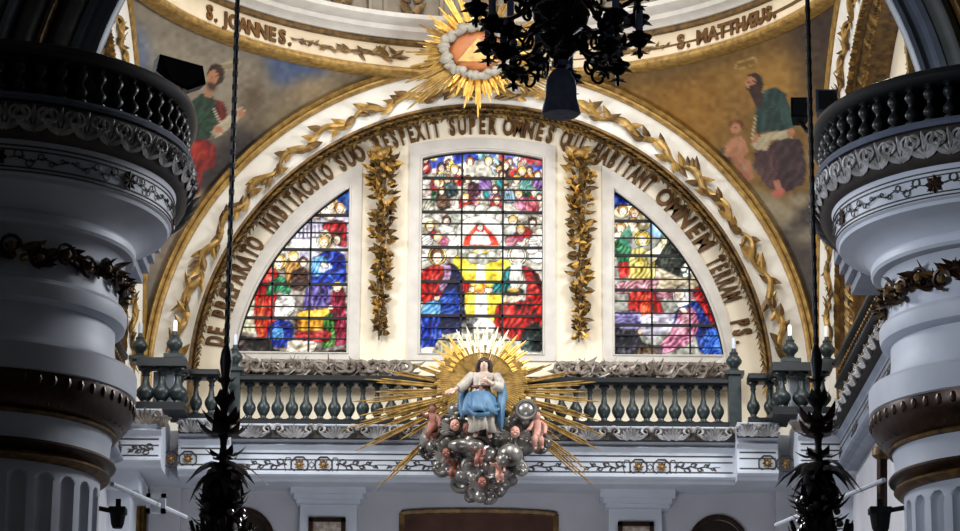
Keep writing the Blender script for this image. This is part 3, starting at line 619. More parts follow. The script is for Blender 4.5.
c.p((70, 44, 46), [(758, 150), (784, 138), (800, 140), (806, 170), (804, 184), (788, 192), (774, 184), (760, 170)], .5, .5, 9); c.p((96, 62, 62), [(760, 148), (776, 146), (780, 170), (776, 190), (768, 184), (756, 164)], .4, .2, 6)
c.p((78, 50, 50), [(756, 152), (768, 148), (772, 164), (762, 168)], .3)
c.p((36, 66, 60), [(762, 92), (774, 88), (784, 96), (792, 128), (786, 136), (770, 130), (758, 134), (756, 112)], .45, .3, 8)
c.p((44, 78, 70), [(778, 96), (786, 102), (793, 126), (788, 134), (780, 120)], .3, .2, 4)
c.p((206, 188, 150), [(754, 142), (766, 132), (792, 130), (794, 138), (772, 140), (768, 150), (756, 148)], .2, .8, 6); c.e((190, 130, 94), 790, 133, 4, 4); c.e((186, 128, 92), 757, 138, 3, 5, .4)
c.l((206, 190, 150), [(757, 116), (754, 138)], 1.6); c.e((52, 30, 22), 754, 84, 8, 11, -.3); c.e((190, 128, 92), 750.5, 83, 4.6, 6.5, -.3); c.p((64, 38, 28), [(748, 86), (758, 84), (764, 100), (758, 108), (752, 98)], .3, .2, 3); c.l((40, 24, 18), [(747.5, 82.5), (749.5, 82)], 1); c.l((40, 24, 18), [(752, 81.5), (754, 81)], 1)
c.e((196, 96, 84), 781, 192, 6, 4, -.5); c.p((184, 120, 96), [(776, 180), (782, 180), (784, 190), (777, 190)])
c.p((196, 134, 96), [(730, 140), (738, 134), (746, 136), (748, 150), (740, 158), (732, 152)], .15, .4, 7); c.l((196, 134, 96), [(732, 142), (730, 152), (738, 155)], 4); c.l((192, 130, 94), [(746, 140), (750, 150), (744, 156)], 3.4)
c.l((184, 122, 88), [(742, 156), (752, 164), (754, 176)], 5.5); c.l((170, 110, 80), [(738, 156), (744, 168), (752, 178)], 5); c.e((120, 66, 34), 739, 124, 6.6, 6.4); c.e((200, 138, 100), 738.6, 127, 4.8, 5.4); c.l((70, 40, 30), [(736, 126), (738, 126)], 1); c.l((70, 40, 30), [(741, 126.4), (743, 126)], 1)
c.a = c.a*.88+c.noise(7, 4, 9)[..., None]
pendentive(1, c, 'vault painting of a bearded saint writing with a small winged child on golden ground')

# dome ring -------------------------------------------------------------------
ZR = 16.1+EYE; RC = (XC+.04, YC, ZR)
b = MB(); b.lathe([(5.72, -.02), (5.50, -.02), (5.46, .0), (5.44, .04), (5.46, .09), (5.50, .11), (5.52, .13)], RC, 128, caps=False); struct(b.build('trim_10', 'gold'))
b = MB(); b.lathe([(5.54, .1), (5.50, .13), (5.52, .52), (5.6, .55)], RC, 128, caps=False); struct(b.build('trim_11', 'ring'))
b = MB(); b.lathe([(5.55, .50), (5.46, .52), (5.44, .55), (5.46, .60), (5.55, .62)], RC, 128, caps=False); struct(b.build('trim_12', 'goldd'))
b = MB(); b.lathe([(5.54, .60), (5.44, .61), (5.40, .66), (5.30, .70), (5.28, .78), (5.2, .80), (5.10, .86), (5.08, .93), (5.16, .95), (5.6, 1.0)], RC, 128, caps=False); struct(b.build('trim_13', 'frame'))
b = MB(); b.lathe([(5.45, .95), (5.45, 3.6), (5.9, 3.6)], RC, 128, caps=False); struct(b.build('ceiling_drum', 'drum'))
for k in range(-9, 10):                                    # drum pilasters and gilded panels
    a = PI/2+k*.115
    b = MB(); t = Vector((-math.sin(a), math.cos(a), 0)); n = Vector((-math.cos(a), -math.sin(a), 0)); p = Vector((RC[0]+5.43*math.cos(a), RC[1]+5.43*math.sin(a), ZR+.96))
    if k % 2:
        vs = [p+t*x+n*d+Vector((0, 0, z)) for z in (0, 2.4) for x, d in ((-.16, 0), (-.16, .12), (-.1, .12), (-.08, .09), (.08, .09), (.1, .12), (.16, .12), (.16, 0))]
        b.add(vs, [(i, (i+1) % 8, 8+(i+1) % 8, 8+i) for i in range(8)]+[tuple(range(8, 16))]); struct(b.build('trim_drum', 'drum'))
    else:
        for i in range(9):
            for q in (-1, 1): b.leaf(p+n*.04+Vector((0, 0, .12+.2*i))+t*q*.03, t*q+Vector((0, 0, .8)), n, .26, .14, .3)
        tag(b.build('gilded_drum_ornament', 'goldd'), 'gilded leaf relief between two pilasters of the drum above the ring', 'ornament', 'gilded reliefs of the drum')
def ring_phi(px, z):
    lo, hi = PI/2+1.2, PI/2-1.2
    for _ in range(40):
        m = (lo+hi)/2; q = proj((RC[0]+5.5*math.cos(m), RC[1]+5.5*math.sin(m), z))[0]
        if q < px: lo = m
        else: hi = m
    return (lo+hi)/2
for txt, xa, xb, lb in (('S. JOANNES.', 205, 292, 'gilt name of the saint in green and red on the dome ring'), ('S. MATTHÆUS.', 676, 777, 'gilt name of the saint with the child on the dome ring')):
    pa, pb = ring_phi(xa, ZR+.3), ring_phi(xb, ZR+.3); t = thing('gilt_name', lb, 'inscription', (RC[0]+5.49*math.cos((pa+pb)/2), RC[1]+5.49*math.sin((pa+pb)/2), ZR+.3))
    wd = [{'.': .5, ' ': .5, 'M': 1.25, 'Æ': 1.3, 'J': .8}.get(c, 1) for c in txt]; tot = sum(wd); acc = 0
    for c, w_ in zip(txt, wd):
        a = pa+(pb-pa)*(acc+w_/2)/tot; acc += w_
        if c != ' ': letter(t, c, (RC[0]+5.485*math.cos(a), RC[1]+5.485*math.sin(a), ZR+.30), (math.sin(a), -math.cos(a), 0), (0, 0, 1), .33, .9)
for xa, xb, lb in ((292, 400, 'gilded leaf spray on the dome ring after the name of the saint in green'), (590, 668, 'gilded leaf spray on the dome ring before the name of the saint with the child')):
    b = MB(); pa, pb = ring_phi(xa, ZR+.3), ring_phi(xb, ZR+.3); r = random.Random(xa)
    for i in range(34):
        f = (i+.5)/34; a = pa+(pb-pa)*f; n = Vector((-math.cos(a), -math.sin(a), 0)); t = Vector((math.sin(a), -math.cos(a), 0))
        g = f if xa < 480 else 1-f
        b.leaf(Vector((RC[0]+5.49*math.cos(a), RC[1]+5.49*math.sin(a), ZR+.30)), t*r.choice((-1, .6))+Vector((0, 0, r.uniform(-.9, .9))), n, .08+.17*g, .03+.06*g, .2, th=.4)
    b.tube([(RC[0]+5.48*math.cos(pa+(pb-pa)*i/12), RC[1]+5.48*math.sin(pa+(pb-pa)*i/12), ZR+.3+.03*math.sin(i)) for i in range(13)], .014, 6)
    tag(b.build('gilded_leaf_spray', 'goldd'), lb, 'ornament')
# ------------------------------------------------------------------ choir gallery
YG, YS, YP = 44.7, 44.35, 43.7
zg = lambda y: U(480, y, YG).z
xg = lambda px, Y: U(px, 400, Y).x
zR0, zR1, zB0, zB1 = zg(384), zg(377), zg(427), zg(420.5)      # rail and base of the balustrade
zF0, zF1 = zg(478), zg(449)
XL, XR = xg(233, YG), xg(734, YG); XL2, XR2 = xg(180, YS), xg(777, YS); XL3, XR3 = -5.5, 5.55
gal = thing('choir_gallery', 'pale grey choir gallery front with painted lines and rosettes below the long balustrade', 'gallery', (0, YG, zF0))
def gal_prof(Yf):
    return ([(Yf+1.2, zF0-.02), (Yf+.1, zF0-.06), (Yf+.06, zF0-.02), (Yf-.02, zF0), (Yf-.05, zF0+.03), (Yf-.05, zF0+.07), (Yf, zF0+.09), (Yf, zF1-.04), (Yf-.03, zF1), (Yf-.06, zF1+.03),
             (Yf+.03, zg(444)), (Yf+.02, zg(441)), (Yf-.04, zg(438)), (Yf-.1, zg(431)), (Yf-.13, zg(428)), (Yf-.13, zB0), (Yf+1.2, zB0)])
def acanthus(mb, p0, p1, out, h, n, m=0):
    """row of n leaf fans with scrolls between p0 and p1 (foot of the band), facing 'out'"""
    p0, p1, out = Vector(p0), Vector(p1), Vector(out).normalized(); t = (p1-p0).normalized(); L = (p1-p0).length/n; up = Vector((0, 0, 1))
    for i in range(n):
        c = p0+t*L*(i+.5)
        for k in range(-3, 4):
            a = k*.42; mb.leaf(c+out*.03+t*k*.012, up*math.cos(a)+t*math.sin(a)+out*.35, out, h*(1.05-.08*abs(k)), .075, .35, m=m, k=4, th=.6)
        for s in (-1, 1):
            o = c+t*s*L*.36+up*h*.5; r0 = min(h*.42, L*.14)
            mb.tube([o+out*(.06+.02*math.sin(j))+t*s*r0*(1-j*.055)*math.cos(j*.5)+up*r0*(1-j*.055)*math.sin(j*.5) for j in range(16)], [.028-.0012*j for j in range(16)], 6, m)
            mb.leaf(c+t*s*.1+out*.05, t*s+up*.25+out*.2, out, L*.3, .07, .3, m=m, k=4, th=.6)
def rosette(parent, c, out, R=.095):
    out = Vector(out).normalized(); t = Vector((0, 0, 1)).cross(out).normalized(); up = Vector((0, 0, 1)); c = Vector(c)
    pts = [c+out*.004+t*(R*1.5*math.cos(k*PI/4+PI/8))+up*(R*1.4*math.sin(k*PI/4+PI/8)) for k in range(9)]
    b = MB(); b.tube(pts, .013, 6, 1)
    for k in range(8):
        a = k*PI/4; b.leaf(c+out*.01, t*math.cos(a)+up*math.sin(a)+out*.2, out, R*.95, R*.55, .15, m=0, k=3, th=.5)
    b.ball(c+out*.03, R*.3, 8, 2); return b.build('rosette', ['goldd', 'dline', 'gold'], parent)
def scroll_line(mb, p0, t, L, out, m=0):
    p0, t, out = Vector(p0), Vector(t).normalized(), Vector(out); up = Vector((0, 0, 1))
    mb.tube([p0+t*(L*i/24)+up*.022*math.sin(i*.9)*(1-i/30)+out*.004 for i in range(25)], [.014-.0004*i for i in range(25)], 6, m)
    for i in range(1, 7):
        c = p0+t*L*(i/7.2); s = 1 if i % 2 else -1; r = .055*(1-i/10)
        mb.tube([c+t*r*math.sin(j*.55)+up*s*(r-r*math.cos(j*.55)*(1-j*.04))+out*.004 for j in range(10)], .010, 5, m)
        mb.leaf(c, t*.8+up*s*.8, out, .09, .04, .1, m=m, k=3)
def fascia_lines(x0, x1, Y, ros, name):
    b = MB()
    for y, t in ((455.5, .011), (461.5, .009), (471.5, .009), (476.5, .009)):
        z = zg(y-.5)
        segs = [(x0+.04, x1-.04)]
        if y in (461.5, 471.5) and ros:
            g0, g1 = min(ros)-.16, max(ros)+.16; segs = [(x0+.04, g0), (g1, x1-.04)]
        for a, c_ in segs: b.box((a, Y-.006, z-t), (c_, Y+.02, z+t))
    return b
for Y, x0, x1, ros, n in ((YG, XL, XR, None, 12), (YS, XL2, XL, [173, 190], 1), (YS, XR, XR2, [788-22, 788-4], 1)):
    b = MB(); b.bar(gal_prof(Y), x0, x1); b.build('cornice', 'grey', gal, ang=30)
    b = MB(); b.box((x0, Y-.12, zg(440.5)), (x1, Y+.02, zg(428.5)), 1); acanthus(b, (x0, Y-.12, zg(441)), (x1, Y-.12, zg(441)), (0, -1, .35), zg(428)-zg(441), n if n > 1 else 2); b.build('acanthus_band', ['carve', 'dline'], gal)
    if ros is None:
        b = fascia_lines(x0, x1, Y, None, ''); zc = zg(466)
        for ra, rb in ((301, 325), (638, 661)):
            xa, xb = xg(ra, Y), xg(rb, Y)
            for x in (xa, xb): rosette(gal, (x, Y, zc), (0, -1, 0))
            for x, s in ((xa-.2, -1), (xb+.2, 1)):
                scroll_line(b, (x, Y, zc), (s, 0, 0), .72, (0, -1, 0))
                b.tube([(x-s*.02+s*.06*math.cos(k*PI/3), Y-.003, zc+.13*math.sin(k*PI/3)) for k in range(7)], .008, 5)
            b.tube([((xa+xb)/2+.05*math.cos(k*PI/2), Y-.003, zc+.05*math.sin(k*PI/2)) for k in range(5)], .008, 5)
        for s in (-1, 1): scroll_line(b, (s*.55, Y, zc), (s, 0, 0), 1.0, (0, -1, 0))
    else:
        b = fascia_lines(x0, x1, Y, None, ''); zc = zg(466)
        for r_ in ros: rosette(gal, (xg(r_, Y), Y, zc), (0, -1, 0))
    b.build('painted_lines', 'dline', gal, smooth=False)
# corner blocks and side galleries
for s, xi, xo, Yp, lab in ((-1, xg(163, YP), XL3-.4, YP, 'by the saint in green'), (1, xg(797, YP), XR3+.4, YP, 'by the saint with the child')):
    x0, x1 = min(xi, xo), max(xi, xo)
    b = MB(); b.bar(gal_prof(Yp), x0, x1)
    b.build('corner_block', 'grey', gal, ang=30)
    b = fascia_lines(x0, x1, Yp, None, ''); scroll_line(b, ((xi+s*.12), Yp, zg(465)), (s, 0, 0), .4, (0, -1, 0)); b.build('painted_lines', 'dline', gal, smooth=False)
    b = MB(); acanthus(b, (x0+.05, Yp-.1, zg(442)), (x1, Yp-.1, zg(442)), (0, -1, .3), zg(426)-zg(442), 2)
    for k in range(9):
        a = -PI/2-s*(-.9+.28*k); b.leaf((xi, Yp-.02, zg(443)), (math.cos(a)*.5, math.sin(a)*.5, .8), (math.cos(a), math.sin(a), 0), .2, .16, .35, th=.5)
    b.build('corner_leaves', 'sill', gal)
    # side gallery running toward the nave
    X = XR3 if s > 0 else XL3; y0, y1 = 36.5, Yp-.05
    sg = thing('side_gallery', 'pale side gallery front running to the column '+('under the saint with the child' if s > 0 else 'under the saint in green'), 'gallery', (X, (y0+y1)/2, zF0))
    pr = [(X+s*(p[0]-YG), p[1]) for p in gal_prof(YG)]
    b = MB(); b.bar(pr, y0, y1, 'y'); b.build('cornice', 'pierl', sg, ang=30)
    b = MB(); b.box((min(X-s*.12, X), y0, zg(440.5)), (max(X-s*.12, X), y1, zg(428.5)), 1); acanthus(b, (X-s*.1, y0, zg(441)), (X-s*.1, y1, zg(441)), (-s, 0, .35), zg(428)-zg(441)-.03, 13); b.build('acanthus_band', ['carve', 'dline'], sg)
    b = MB()
    for y, t in ((455.5, .011), (461.5, .009), (471.5, .009), (476.5, .009)): b.box((X-.006 if s > 0 else X-.02, y0, zg(y)-t), (X+.02 if s > 0 else X+.006, y1, zg(y)+t))
    for k in range(4): scroll_line(b, (X-s*.002, y0+1.2+k*1.9, zg(466)), (0, 1, 0), .8, (-s, 0, 0))
    b.build('painted_lines', 'dline', sg, smooth=False)
    # pierced dark balustrade on it
    lb = thing('pierced_balustrade', 'dark pierced balustrade with gilt studs on the gallery '+('under the saint with the child' if s > 0 else 'under the saint in green'), 'balustrade', (X, (y0+y1)/2, zB0))
    za, zb = zB0, zR1+.08
    for nm, lo, hi in (('bottom_rail', za, za+.13), ('top_rail', zb-.12, zb), ('middle_rail', (za+zb)/2-.04, (za+zb)/2+.05)):
        b = MB(); b.bar([(X+s*.0, lo), (X-s*.06, lo+.03), (X-s*.06, hi-.03), (X, hi), (X+s*.22, hi), (X+s*.22, lo)], y0, y1, 'y'); b.build(nm, 'rail', lb)
    b = MB(); n = 38
    for i in range(n):
        yc = y0+(y1-y0)*(i+.5)/n
        for zc, hh in (((za*.75+zb*.25)+.02, .17), ((za*.25+zb*.75)-.0, .17)):
            b.tube([(X+s*.08, yc+.09*math.cos(k*PI/5), zc+hh*math.sin(k*PI/5)) for k in range(11)], .028, 5)
            b.tube([(X+s*.08, yc+.1, zc-hh-.03), (X+s*.08, yc+.1, zc+hh+.03)], .03, 5)
            b.ball((X-s*.0, yc, zc), .035, 6, 1)
    b.box((min(X+s*.11, X+s*.16), y0, za), (max(X+s*.11, X+s*.16), y1, zb-.02)); b.build('pierced_panel_and_backing', ['rail', 'goldd'], lb)  # solid dark slab added behind the openings in place of the darkness beyond
    # wall beneath the side gallery
    xw = X+s*.25; b = MB(); b.box((min(xw, xw+s*.3), 34.6, 0), (max(xw, xw+s*.3), 45.9, zF0-.02)); struct(b.build('wall_right' if s > 0 else 'wall_left', 'wallg'))
    b = MB(); b.box((min(xw, xw-s*.35), 44.3, 0), (max(xw, xw-s*.35), 45.2, zF0-.35)); b.box((min(xw, xw-s*.5), 44.1, zF0-.35), (max(xw, xw-s*.5), 45.4, zF0-.05))
    struct(b.build('trim_14' if s < 0 else 'trim_15', 'grey'))
# gallery floor slabs behind the fronts
b = MB(); b.box((XL3, YG+.3, zF0), (XR3, 46.55, zB0-.03)); b.build('gallery_floor', 'grey', gal)
# balusters ------------------------------------------------------
def bal_proto(h, r, m='stone', nm='baluster'):
    b = MB(); P = [(0.85, 0), (.85, .06), (.5, .08), (.45, .13), (.62, .17), (.95, .28), (1.0, .36), (.85, .44), (.5, .53), (.36, .66), (.33, .76), (.48, .80), (.36, .84), (.5, .90), (.8, .93), (.8, 1.)]
    b.lathe([(q*r, z*h) for q, z in P], (0, 0, 0), 10); return proto_mesh(b, nm, m)
hB = zR0-zB1+.02; BP = bal_proto(hB, .105)
def balustrade(name, label, x0, x1, Y, xs):
    t = thing(name, label, 'balustrade', ((x0+x1)/2, Y+.1, zB0))
    b = MB(); b.bar([(Y-.06, zB0), (Y-.06, zB1-.03), (Y-.02, zB1), (Y+.26, zB1), (Y+.3, zB0)], x0, x1); b.build('base_rail', 'rail', t)
    b = MB(); b.bar([(Y-.04, zR0), (Y-.08, zR0+.03), (Y-.08, zR1-.03), (Y-.05, zR1), (Y+.3, zR1), (Y+.32, zR0+.03), (Y+.28, zR0)], x0, x1); b.build('top_rail', 'rail', t)
    for x in xs: sub(t, 'baluster', BP, (x, Y+.11, zB1-.01))
    return t
n = 34; balustrade('gallery_balustrade', 'long balustrade of green grey stone balusters in front of the three stained glass windows', XL, XR, YG, [XL+.14+(XR-XL-.28)*(i+.5)/n for i in range(n)])
balustrade('gallery_balustrade', 'short balustrade beside the long one below the saint in green, two balusters showing', XL2, XL-.2, YS, [xg(195, YS), xg(210.5, YS), xg(225, YS)][:3])
balustrade('gallery_balustrade', 'short balustrade beside the long one below the saint with the child', XR+.2, XR2, YS, [xg(754, YS), xg(771, YS)])
def finial(px, Y, zbase, label, cand, h=.0):
    p = U(px, 400, Y); t = thing('pedestal_finial', label, 'finial', (p.x, Y+.1, zbase))
    w_ = .1; b = MB(); b.box((p.x-w_, Y-.04, zbase if h else zR1+.02), (p.x+w_, Y+.22, zR1+.06)); b.box((p.x-.15, Y-.08, zR1+.05), (p.x+.15, Y+.26, zR1+.11)); b.build('pedestal', 'stone', t, ang=20)
    b = MB(); z = zR1+.11; b.lathe([(q*.8, zz*.74) for q, zz in [(.12, 0), (.13, .04), (.07, .08), (.09, .13), (.15, .2), (.16, .27), (.12, .34), (.08, .39), (.09, .43), (.05, .47), (.04, .55)]], (p.x, Y+.09, z), 14); b.build('urn', 'stone', t)
    b = MB(); b.lathe([(.035, 0), (.035, .15), (.02, .18)], (p.x, Y+.09, z+.39), 10); b.build('candle' if cand else 'tip', 'candle' if cand else 'steel', t)
zbp = zB0
finial(735, YG-.05, zbp, 'stone pedestal and urn at the angel window end of the long balustrade', False, 1)
finial(233, YG-.05, zbp, 'stone pedestal and urn at the kneeling figures end of the long balustrade', False, 1)
finial(172, YP+.1, zbp, 'urn with a thick white candle on the gallery corner below the saint in green', True)
finial(137, YP+.25, zbp, 'urn nearest the column below the saint in green', False)
finial(792, YP+.1, zbp, 'urn with a white tip on the gallery corner below the saint with the child', True)
finial(829, YP+.15, zbp, 'urn nearest the pierced balustrade below the saint with the child', True)
# corner balustrade cages
for s, xa, xb, lab in ((-1, 139, 182, 'dark corner balustrade with stout balusters below the saint in green'), (1, 776, 829, 'dark corner balustrade with stout balusters below the saint with the child')):
    x0, x1 = U(xa, 400, YP).x, U(xb, 400, YP).x; t = thing('corner_balustrade', lab, 'balustrade', ((x0+x1)/2, YP, zB0))
    for nm, lo, hi in (('base_rail', zB0, zB1+.02), ('top_rail', zR0, zR1+.02)):
        b = MB(); b.box((x0-.05, YP-.08, lo), (x1+.05, YP+.3, hi)); b.box((x0-.05 if s > 0 else x1-.25, YP+.3, lo), (x0+.25 if s > 0 else x1+.05, YS+.2, hi)); b.build(nm, 'rail', t, ang=20)
    q = bal_proto(hB, .15)
    for f in (.12, .5, .88): sub(t, 'baluster', q, (x0+(x1-x0)*f, YP+.1, zB1-.01))
    sub(t, 'baluster', q, ((x0+.1) if s > 0 else (x1-.1), YP+.5, zB1-.01))
    b = MB(); b.box(((x0+x1)/2-.16, YP+.32, zB0), ((x0+x1)/2+.16, YP+.5, zR0)); b.build('back_post', 'grey', t, ang=20)
# wall below the gallery with doors and pilasters -------------------------------------
YL = 45.75
def archd(xa, xb, ys, yt, zb=0.02):
    x0, x1 = U(xa, 520, YL).x, U(xb, 520, YL).x; zs_, zt = U(480, ys, YL).z, U(480, yt, YL).z
    return [(x0+(x1-x0)*(.5-.5*math.cos(PI*i/20)), zs_+(zt-zs_)*math.sin(PI*i/20)) for i in range(21)]+[(x1, zb), (x0, zb)]
D1 = archd(402, 556, 514.5, 511); D2 = archd(214, 272, 541, 512); D3 = archd(690, 746, 545, 515.5)
struct(poly_sheet([[(-5.3, 0), (5.3, 0), (5.3, zF0+.02), (-5.3, zF0+.02)], D1, D2, D3], YL, .4, 'wall_lower', 'wallg'))
for k, (lp, mm, lb) in enumerate(((D1, 'door', 'wide brown wooden door under the silvered statue'), (D2, 'doord', 'dark round headed door behind the hanging lamp by the column'), (D3, 'doord', 'dark round headed door beside the framed picture'))):
    d = poly_sheet([lp], YL+.25, .06, 'door_%d' % (k+1), mm); struct(d)
    b = MB(); b.tube([(x, YL-.02, z) for x, z in lp[:21]], .05, 6); b.tube([(lp[0][0], YL-.02, lp[0][1]), (lp[0][0], YL-.02, .02)], .05, 6); b.tube([(lp[20][0], YL-.02, lp[20][1]), (lp[20][0], YL-.02, .02)], .05, 6)
    b.build('door_frame', 'bronze' if k else 'goldd', d)
for k, (ca, cb, pa, pb, fa, fb, y0, y1) in enumerate(((291, 366, 300, 357, 309, 346, 483, 497), (600, 675, 609, 662, 618, 654, 486, 499))):
    X = lambda q: U(q, 490, YL-.35).x
    b = MB(); Yc = YL-.45; zt, zb = zF0+.0, U(480, y1, Yc).z
    b.box((X(ca), Yc, zb+.04), (X(cb), YL, zt)); b.box((X(ca)+.05, Yc+.05, zb-.04), (X(cb)-.05, YL, zb+.05)); b.box((X(ca)+.09, Yc+.1, zb-.1), (X(cb)-.09, YL, zb))
    b.box((X(pa), YL-.22, 0), (X(pb), YL, zb)); struct(b.build('trim_%d' % (16+k), 'grey', smooth=False))
    t = thing('framed_picture', 'small framed picture on the pilaster '+('beside the lamp by the column' if k == 0 else 'between the wide door and the dark door'), 'picture', ((X(fa)+X(fb))/2, YL-.25, U(480, 560, YL).z))
    xa, xb, za, zb2 = X(fa), X(fb), U(480, 575, YL).z, U(480, 519+2*k, YL-.22).z; y = YL-.22
    b = MB()
    for lo, hi in (((xa, za), (xa+.07, zb2)), ((xb-.07, za), (xb, zb2)), ((xa, zb2-.07), (xb, zb2)), ((xa, za), (xb, za+.07))): b.box((lo[0], y-.06, lo[1]), (hi[0], y, hi[1]))
    b.build('frame', 'bronze', t, smooth=False)
    b = MB(); b.box((xa+.06, y-.02, za+.06), (xb-.06, y, zb2-.06)); b.build('canvas', 'pic', t, smooth=False)
for s in (-1, 1):
    b = MB(); x = s*4.75; b.box((min(x, x+s*.5), YL-.15, 0), (max(x, x+s*.5), YL, zF0)); struct(b.build('trim_%d' % (18+(s > 0)), 'wallg'))
# ------------------------------------------------------------------ great columns with ring balconies
PXM = 35.2/F
zc_ = lambda y: U(118, y, 34).z
def column(xc, Yc, s, who):
    t = thing('great_column', 'huge pale column with fluted shaft and round balcony cornice '+who, 'column', (xc, Yc, 0)); C = (xc, Yc, 0)
    R = lambda q: q*PXM
    em = lambda w, z=0: 1/math.sqrt(math.cos(w)**2+(math.sin(w)/(1.5 if math.sin(w) > 0 else 1))**2)   # the balcony is longer on its far side
    # fluted shaft
    N = 26; k = 12; zt = zc_(491); zs_ = [0, 2, 4, 5, zc_(560)]+[zt-.35+.02*i for i in range(19)]+[zc_(481)]
    def fl(w, z):
        f = (w*N/(2*PI)) % 1-.5; wd = .33; hw = wd
        if z > zt-.14: 
            d = (z-(zt-.14))/.14; hw = wd*math.sqrt(max(0, 1-d*d)) if d < 1 else 0
        a = abs(f); return 1-(.055*math.sqrt(max(0, 1-(a/hw)**2)) if hw > 0 and a < hw else 0)
    b = MB(); b.lathe([(R(119), z) for z in zs_], C, N*k, fn=fl); b.build('fluted_shaft', 'col', t, ang=50)
    b = MB(); b.lathe([(R(119), zc_(482)), (R(126), zc_(480)), (R(129), zc_(477)), (R(127), zc_(474)), (R(124), zc_(473))], C, 96, 0)
    b.lathe([(R(124), zc_(474)), (R(126), zc_(471.5)), (R(128), zc_(470)), (R(133), zc_(468)), (R(134), zc_(466)), (R(132), zc_(463)), (R(127), zc_(462))], C, 96, 1); b.build('gilt_ring', ['goldd', 'bronze'], t)
    b = MB(); b.lathe([(R(127.5), zc_(463)), (R(127), zc_(455)), (R(128), zc_(443)), (R(129.5), zc_(438))], C, 96); b.build('neck', 'col', t)
    b = MB(); b.lathe([(R(129), zc_(439)), (R(133), zc_(438)), (R(134), zc_(436)), (R(132), zc_(434))], C, 96, 1)
    b.lathe([(R(131), zc_(435)), (R(138), zc_(431)), (R(144), zc_(425)), (R(148.5), zc_(416)), (R(149.5), zc_(408)), (R(149), zc_(401))], C, 96, 0)
    for i in range(60):
        w = 2*PI*i/60; b.ball((xc+R(148)*math.cos(w), Yc+R(148)*math.sin(w), zc_(409)), (.05, .05, .075), 8, 2)
        n_ = Vector((math.cos(w), math.sin(w), 0)); b.leaf((xc+R(138)*n_.x, Yc+R(138)*n_.y, zc_(430)), n_*.45+Vector((0, 0, 1)), n_, .28, .12, .1, m=0, k=3, th=.5)
    b.build('egg_and_dart_band', ['bronze', 'goldd', 'bronze'], t)
    b = MB(); b.lathe([(R(148), zc_(402)), (R(151), zc_(400)), (R(151), zc_(376)), (R(149), zc_(373)), (R(133), zc_(369)), (R(129), zc_(362)), (R(127.5), zc_(345)), (R(127.5), zc_(332)), (R(132), zc_(331)), (R(137), zc_(328)), (R(138.5), zc_(322)), (R(138.5), zc_(314)), (R(136), zc_(310)), (R(131), zc_(308)), (R(129.5), zc_(302)), (R(129), zc_(280)), (R(131), zc_(268)), (R(136), zc_(261))], C, 96); b.build('upper_shaft', 'col', t, ang=30)
    # flower garland round the neck
    b = MB(); r = random.Random(int(xc*100)); n = 150
    for i in range(n):
        w = 2*PI*i/n; n_ = Vector((math.cos(w), math.sin(w), 0)); tt = Vector((-n_.y, n_.x, 0)); z = zc_(286)+.06*math.sin(w*14)
        p = Vector((xc, Yc, 0))+n_*(R(129)+.03)
        for q in range(2): b.leaf(p+Vector((0, 0, z+r.uniform(-.1, .1))), tt*r.choice((-1, 1))+Vector((0, 0, r.uniform(-1, 1)))+n_*.3, n_, r.uniform(.15, .27), .09, .5, m=r.choice((0, 0, 1)), k=3, th=.5)
        if i % 5 == 0:
            b.ball(p+n_*.07+Vector((0, 0, z)), .06, 8, m=1)
            b.tube([p+n_*.06+tt*.12*math.cos(j*.6)+Vector((0, 0, z+.12*math.sin(j*.6))) for j in range(9)], .025, 5, 0)
    b.build('flower_garland', ['bronze', 'goldd'], t)
    # capital and cornice
    b = MB(); b.lathe([(R(136), zc_(262)), (R(143), zc_(260)), (R(145), zc_(257)), (R(145), zc_(251)), (R(143), zc_(248)), (R(146), zc_(244)), (R(153), zc_(238)), (R(163), zc_(234)), (R(172), zc_(231)), (R(176), zc_(229.5)), (R(177), zc_(226)), (R(179.5), zc_(224)), (R(181), zc_(200)), (R(183), zc_(195)), (R(184), zc_(192)), (R(180), zc_(190)), (R(180), zc_(160))], C, 112); b.build('cornice', 'col', t, ang=30)
    b = MB()
    for y, q in ((219, 180.3), (222.5, 180), (203, 181.3), (199, 181.6)): b.lathe([(R(q), zc_(y)-.009), (R(q)+.008, zc_(y)-.006), (R(q)+.008, zc_(y)+.006), (R(q), zc_(y)+.009)], C, 112)
    for i in range(8):
        w = 2*PI*i/8+.18; n_ = lambda a: Vector((math.cos(a), math.sin(a), 0))
        for s2 in (-1, 1):
            for j in range(1, 6):
                a = w+s2*(.05+.06*j); rr = .06*(1-j/8)
                b.tube([Vector((xc, Yc, zc_(211)+(rr-rr*math.cos(q*.6))*(1 if j % 2 else -1)))+n_(a+s2*rr/2.3*math.sin(q*.6))*(R(181)+.01) for q in range(10)], .008, 5)
                b.leaf(Vector((xc, Yc, zc_(211)))+n_(a)*R(181), Vector((-math.sin(a)*s2, math.cos(a)*s2, .5*(1 if j % 2 else -1))), n_(a), .09, .03, .1, k=3)
            b.tube([Vector((xc, Yc, zc_(211)+.02*math.sin(q)))+n_(w+s2*(.06+.33*q/14))*(R(181)+.01) for q in range(15)], .008, 5)
    b.build('painted_lines', 'dline', t)
    b = MB()
    for i in range(8):
        w = 2*PI*i/8+.18; n_ = Vector((math.cos(w), math.sin(w), 0)); tt = Vector((-n_.y, n_.x, 0))
        for k2 in range(8): b.leaf(Vector((xc, Yc, zc_(211)))+n_*R(181), tt*math.cos(k2*PI/4)+Vector((0, 0, math.sin(k2*PI/4)))+n_*.1, n_, .12, .08, .08, k=3, th=.5)
    b.build('rosettes', 'bronze', t)
    b = MB(); b.lathe([(R(184), zc_(194)), (R(192), zc_(190)), (R(197), zc_(182)), (R(198), zc_(172)), (R(196), zc_(163)), (R(192), zc_(160)), (R(180), zc_(160))], C, 112, 1, fn=em)
    n = 46
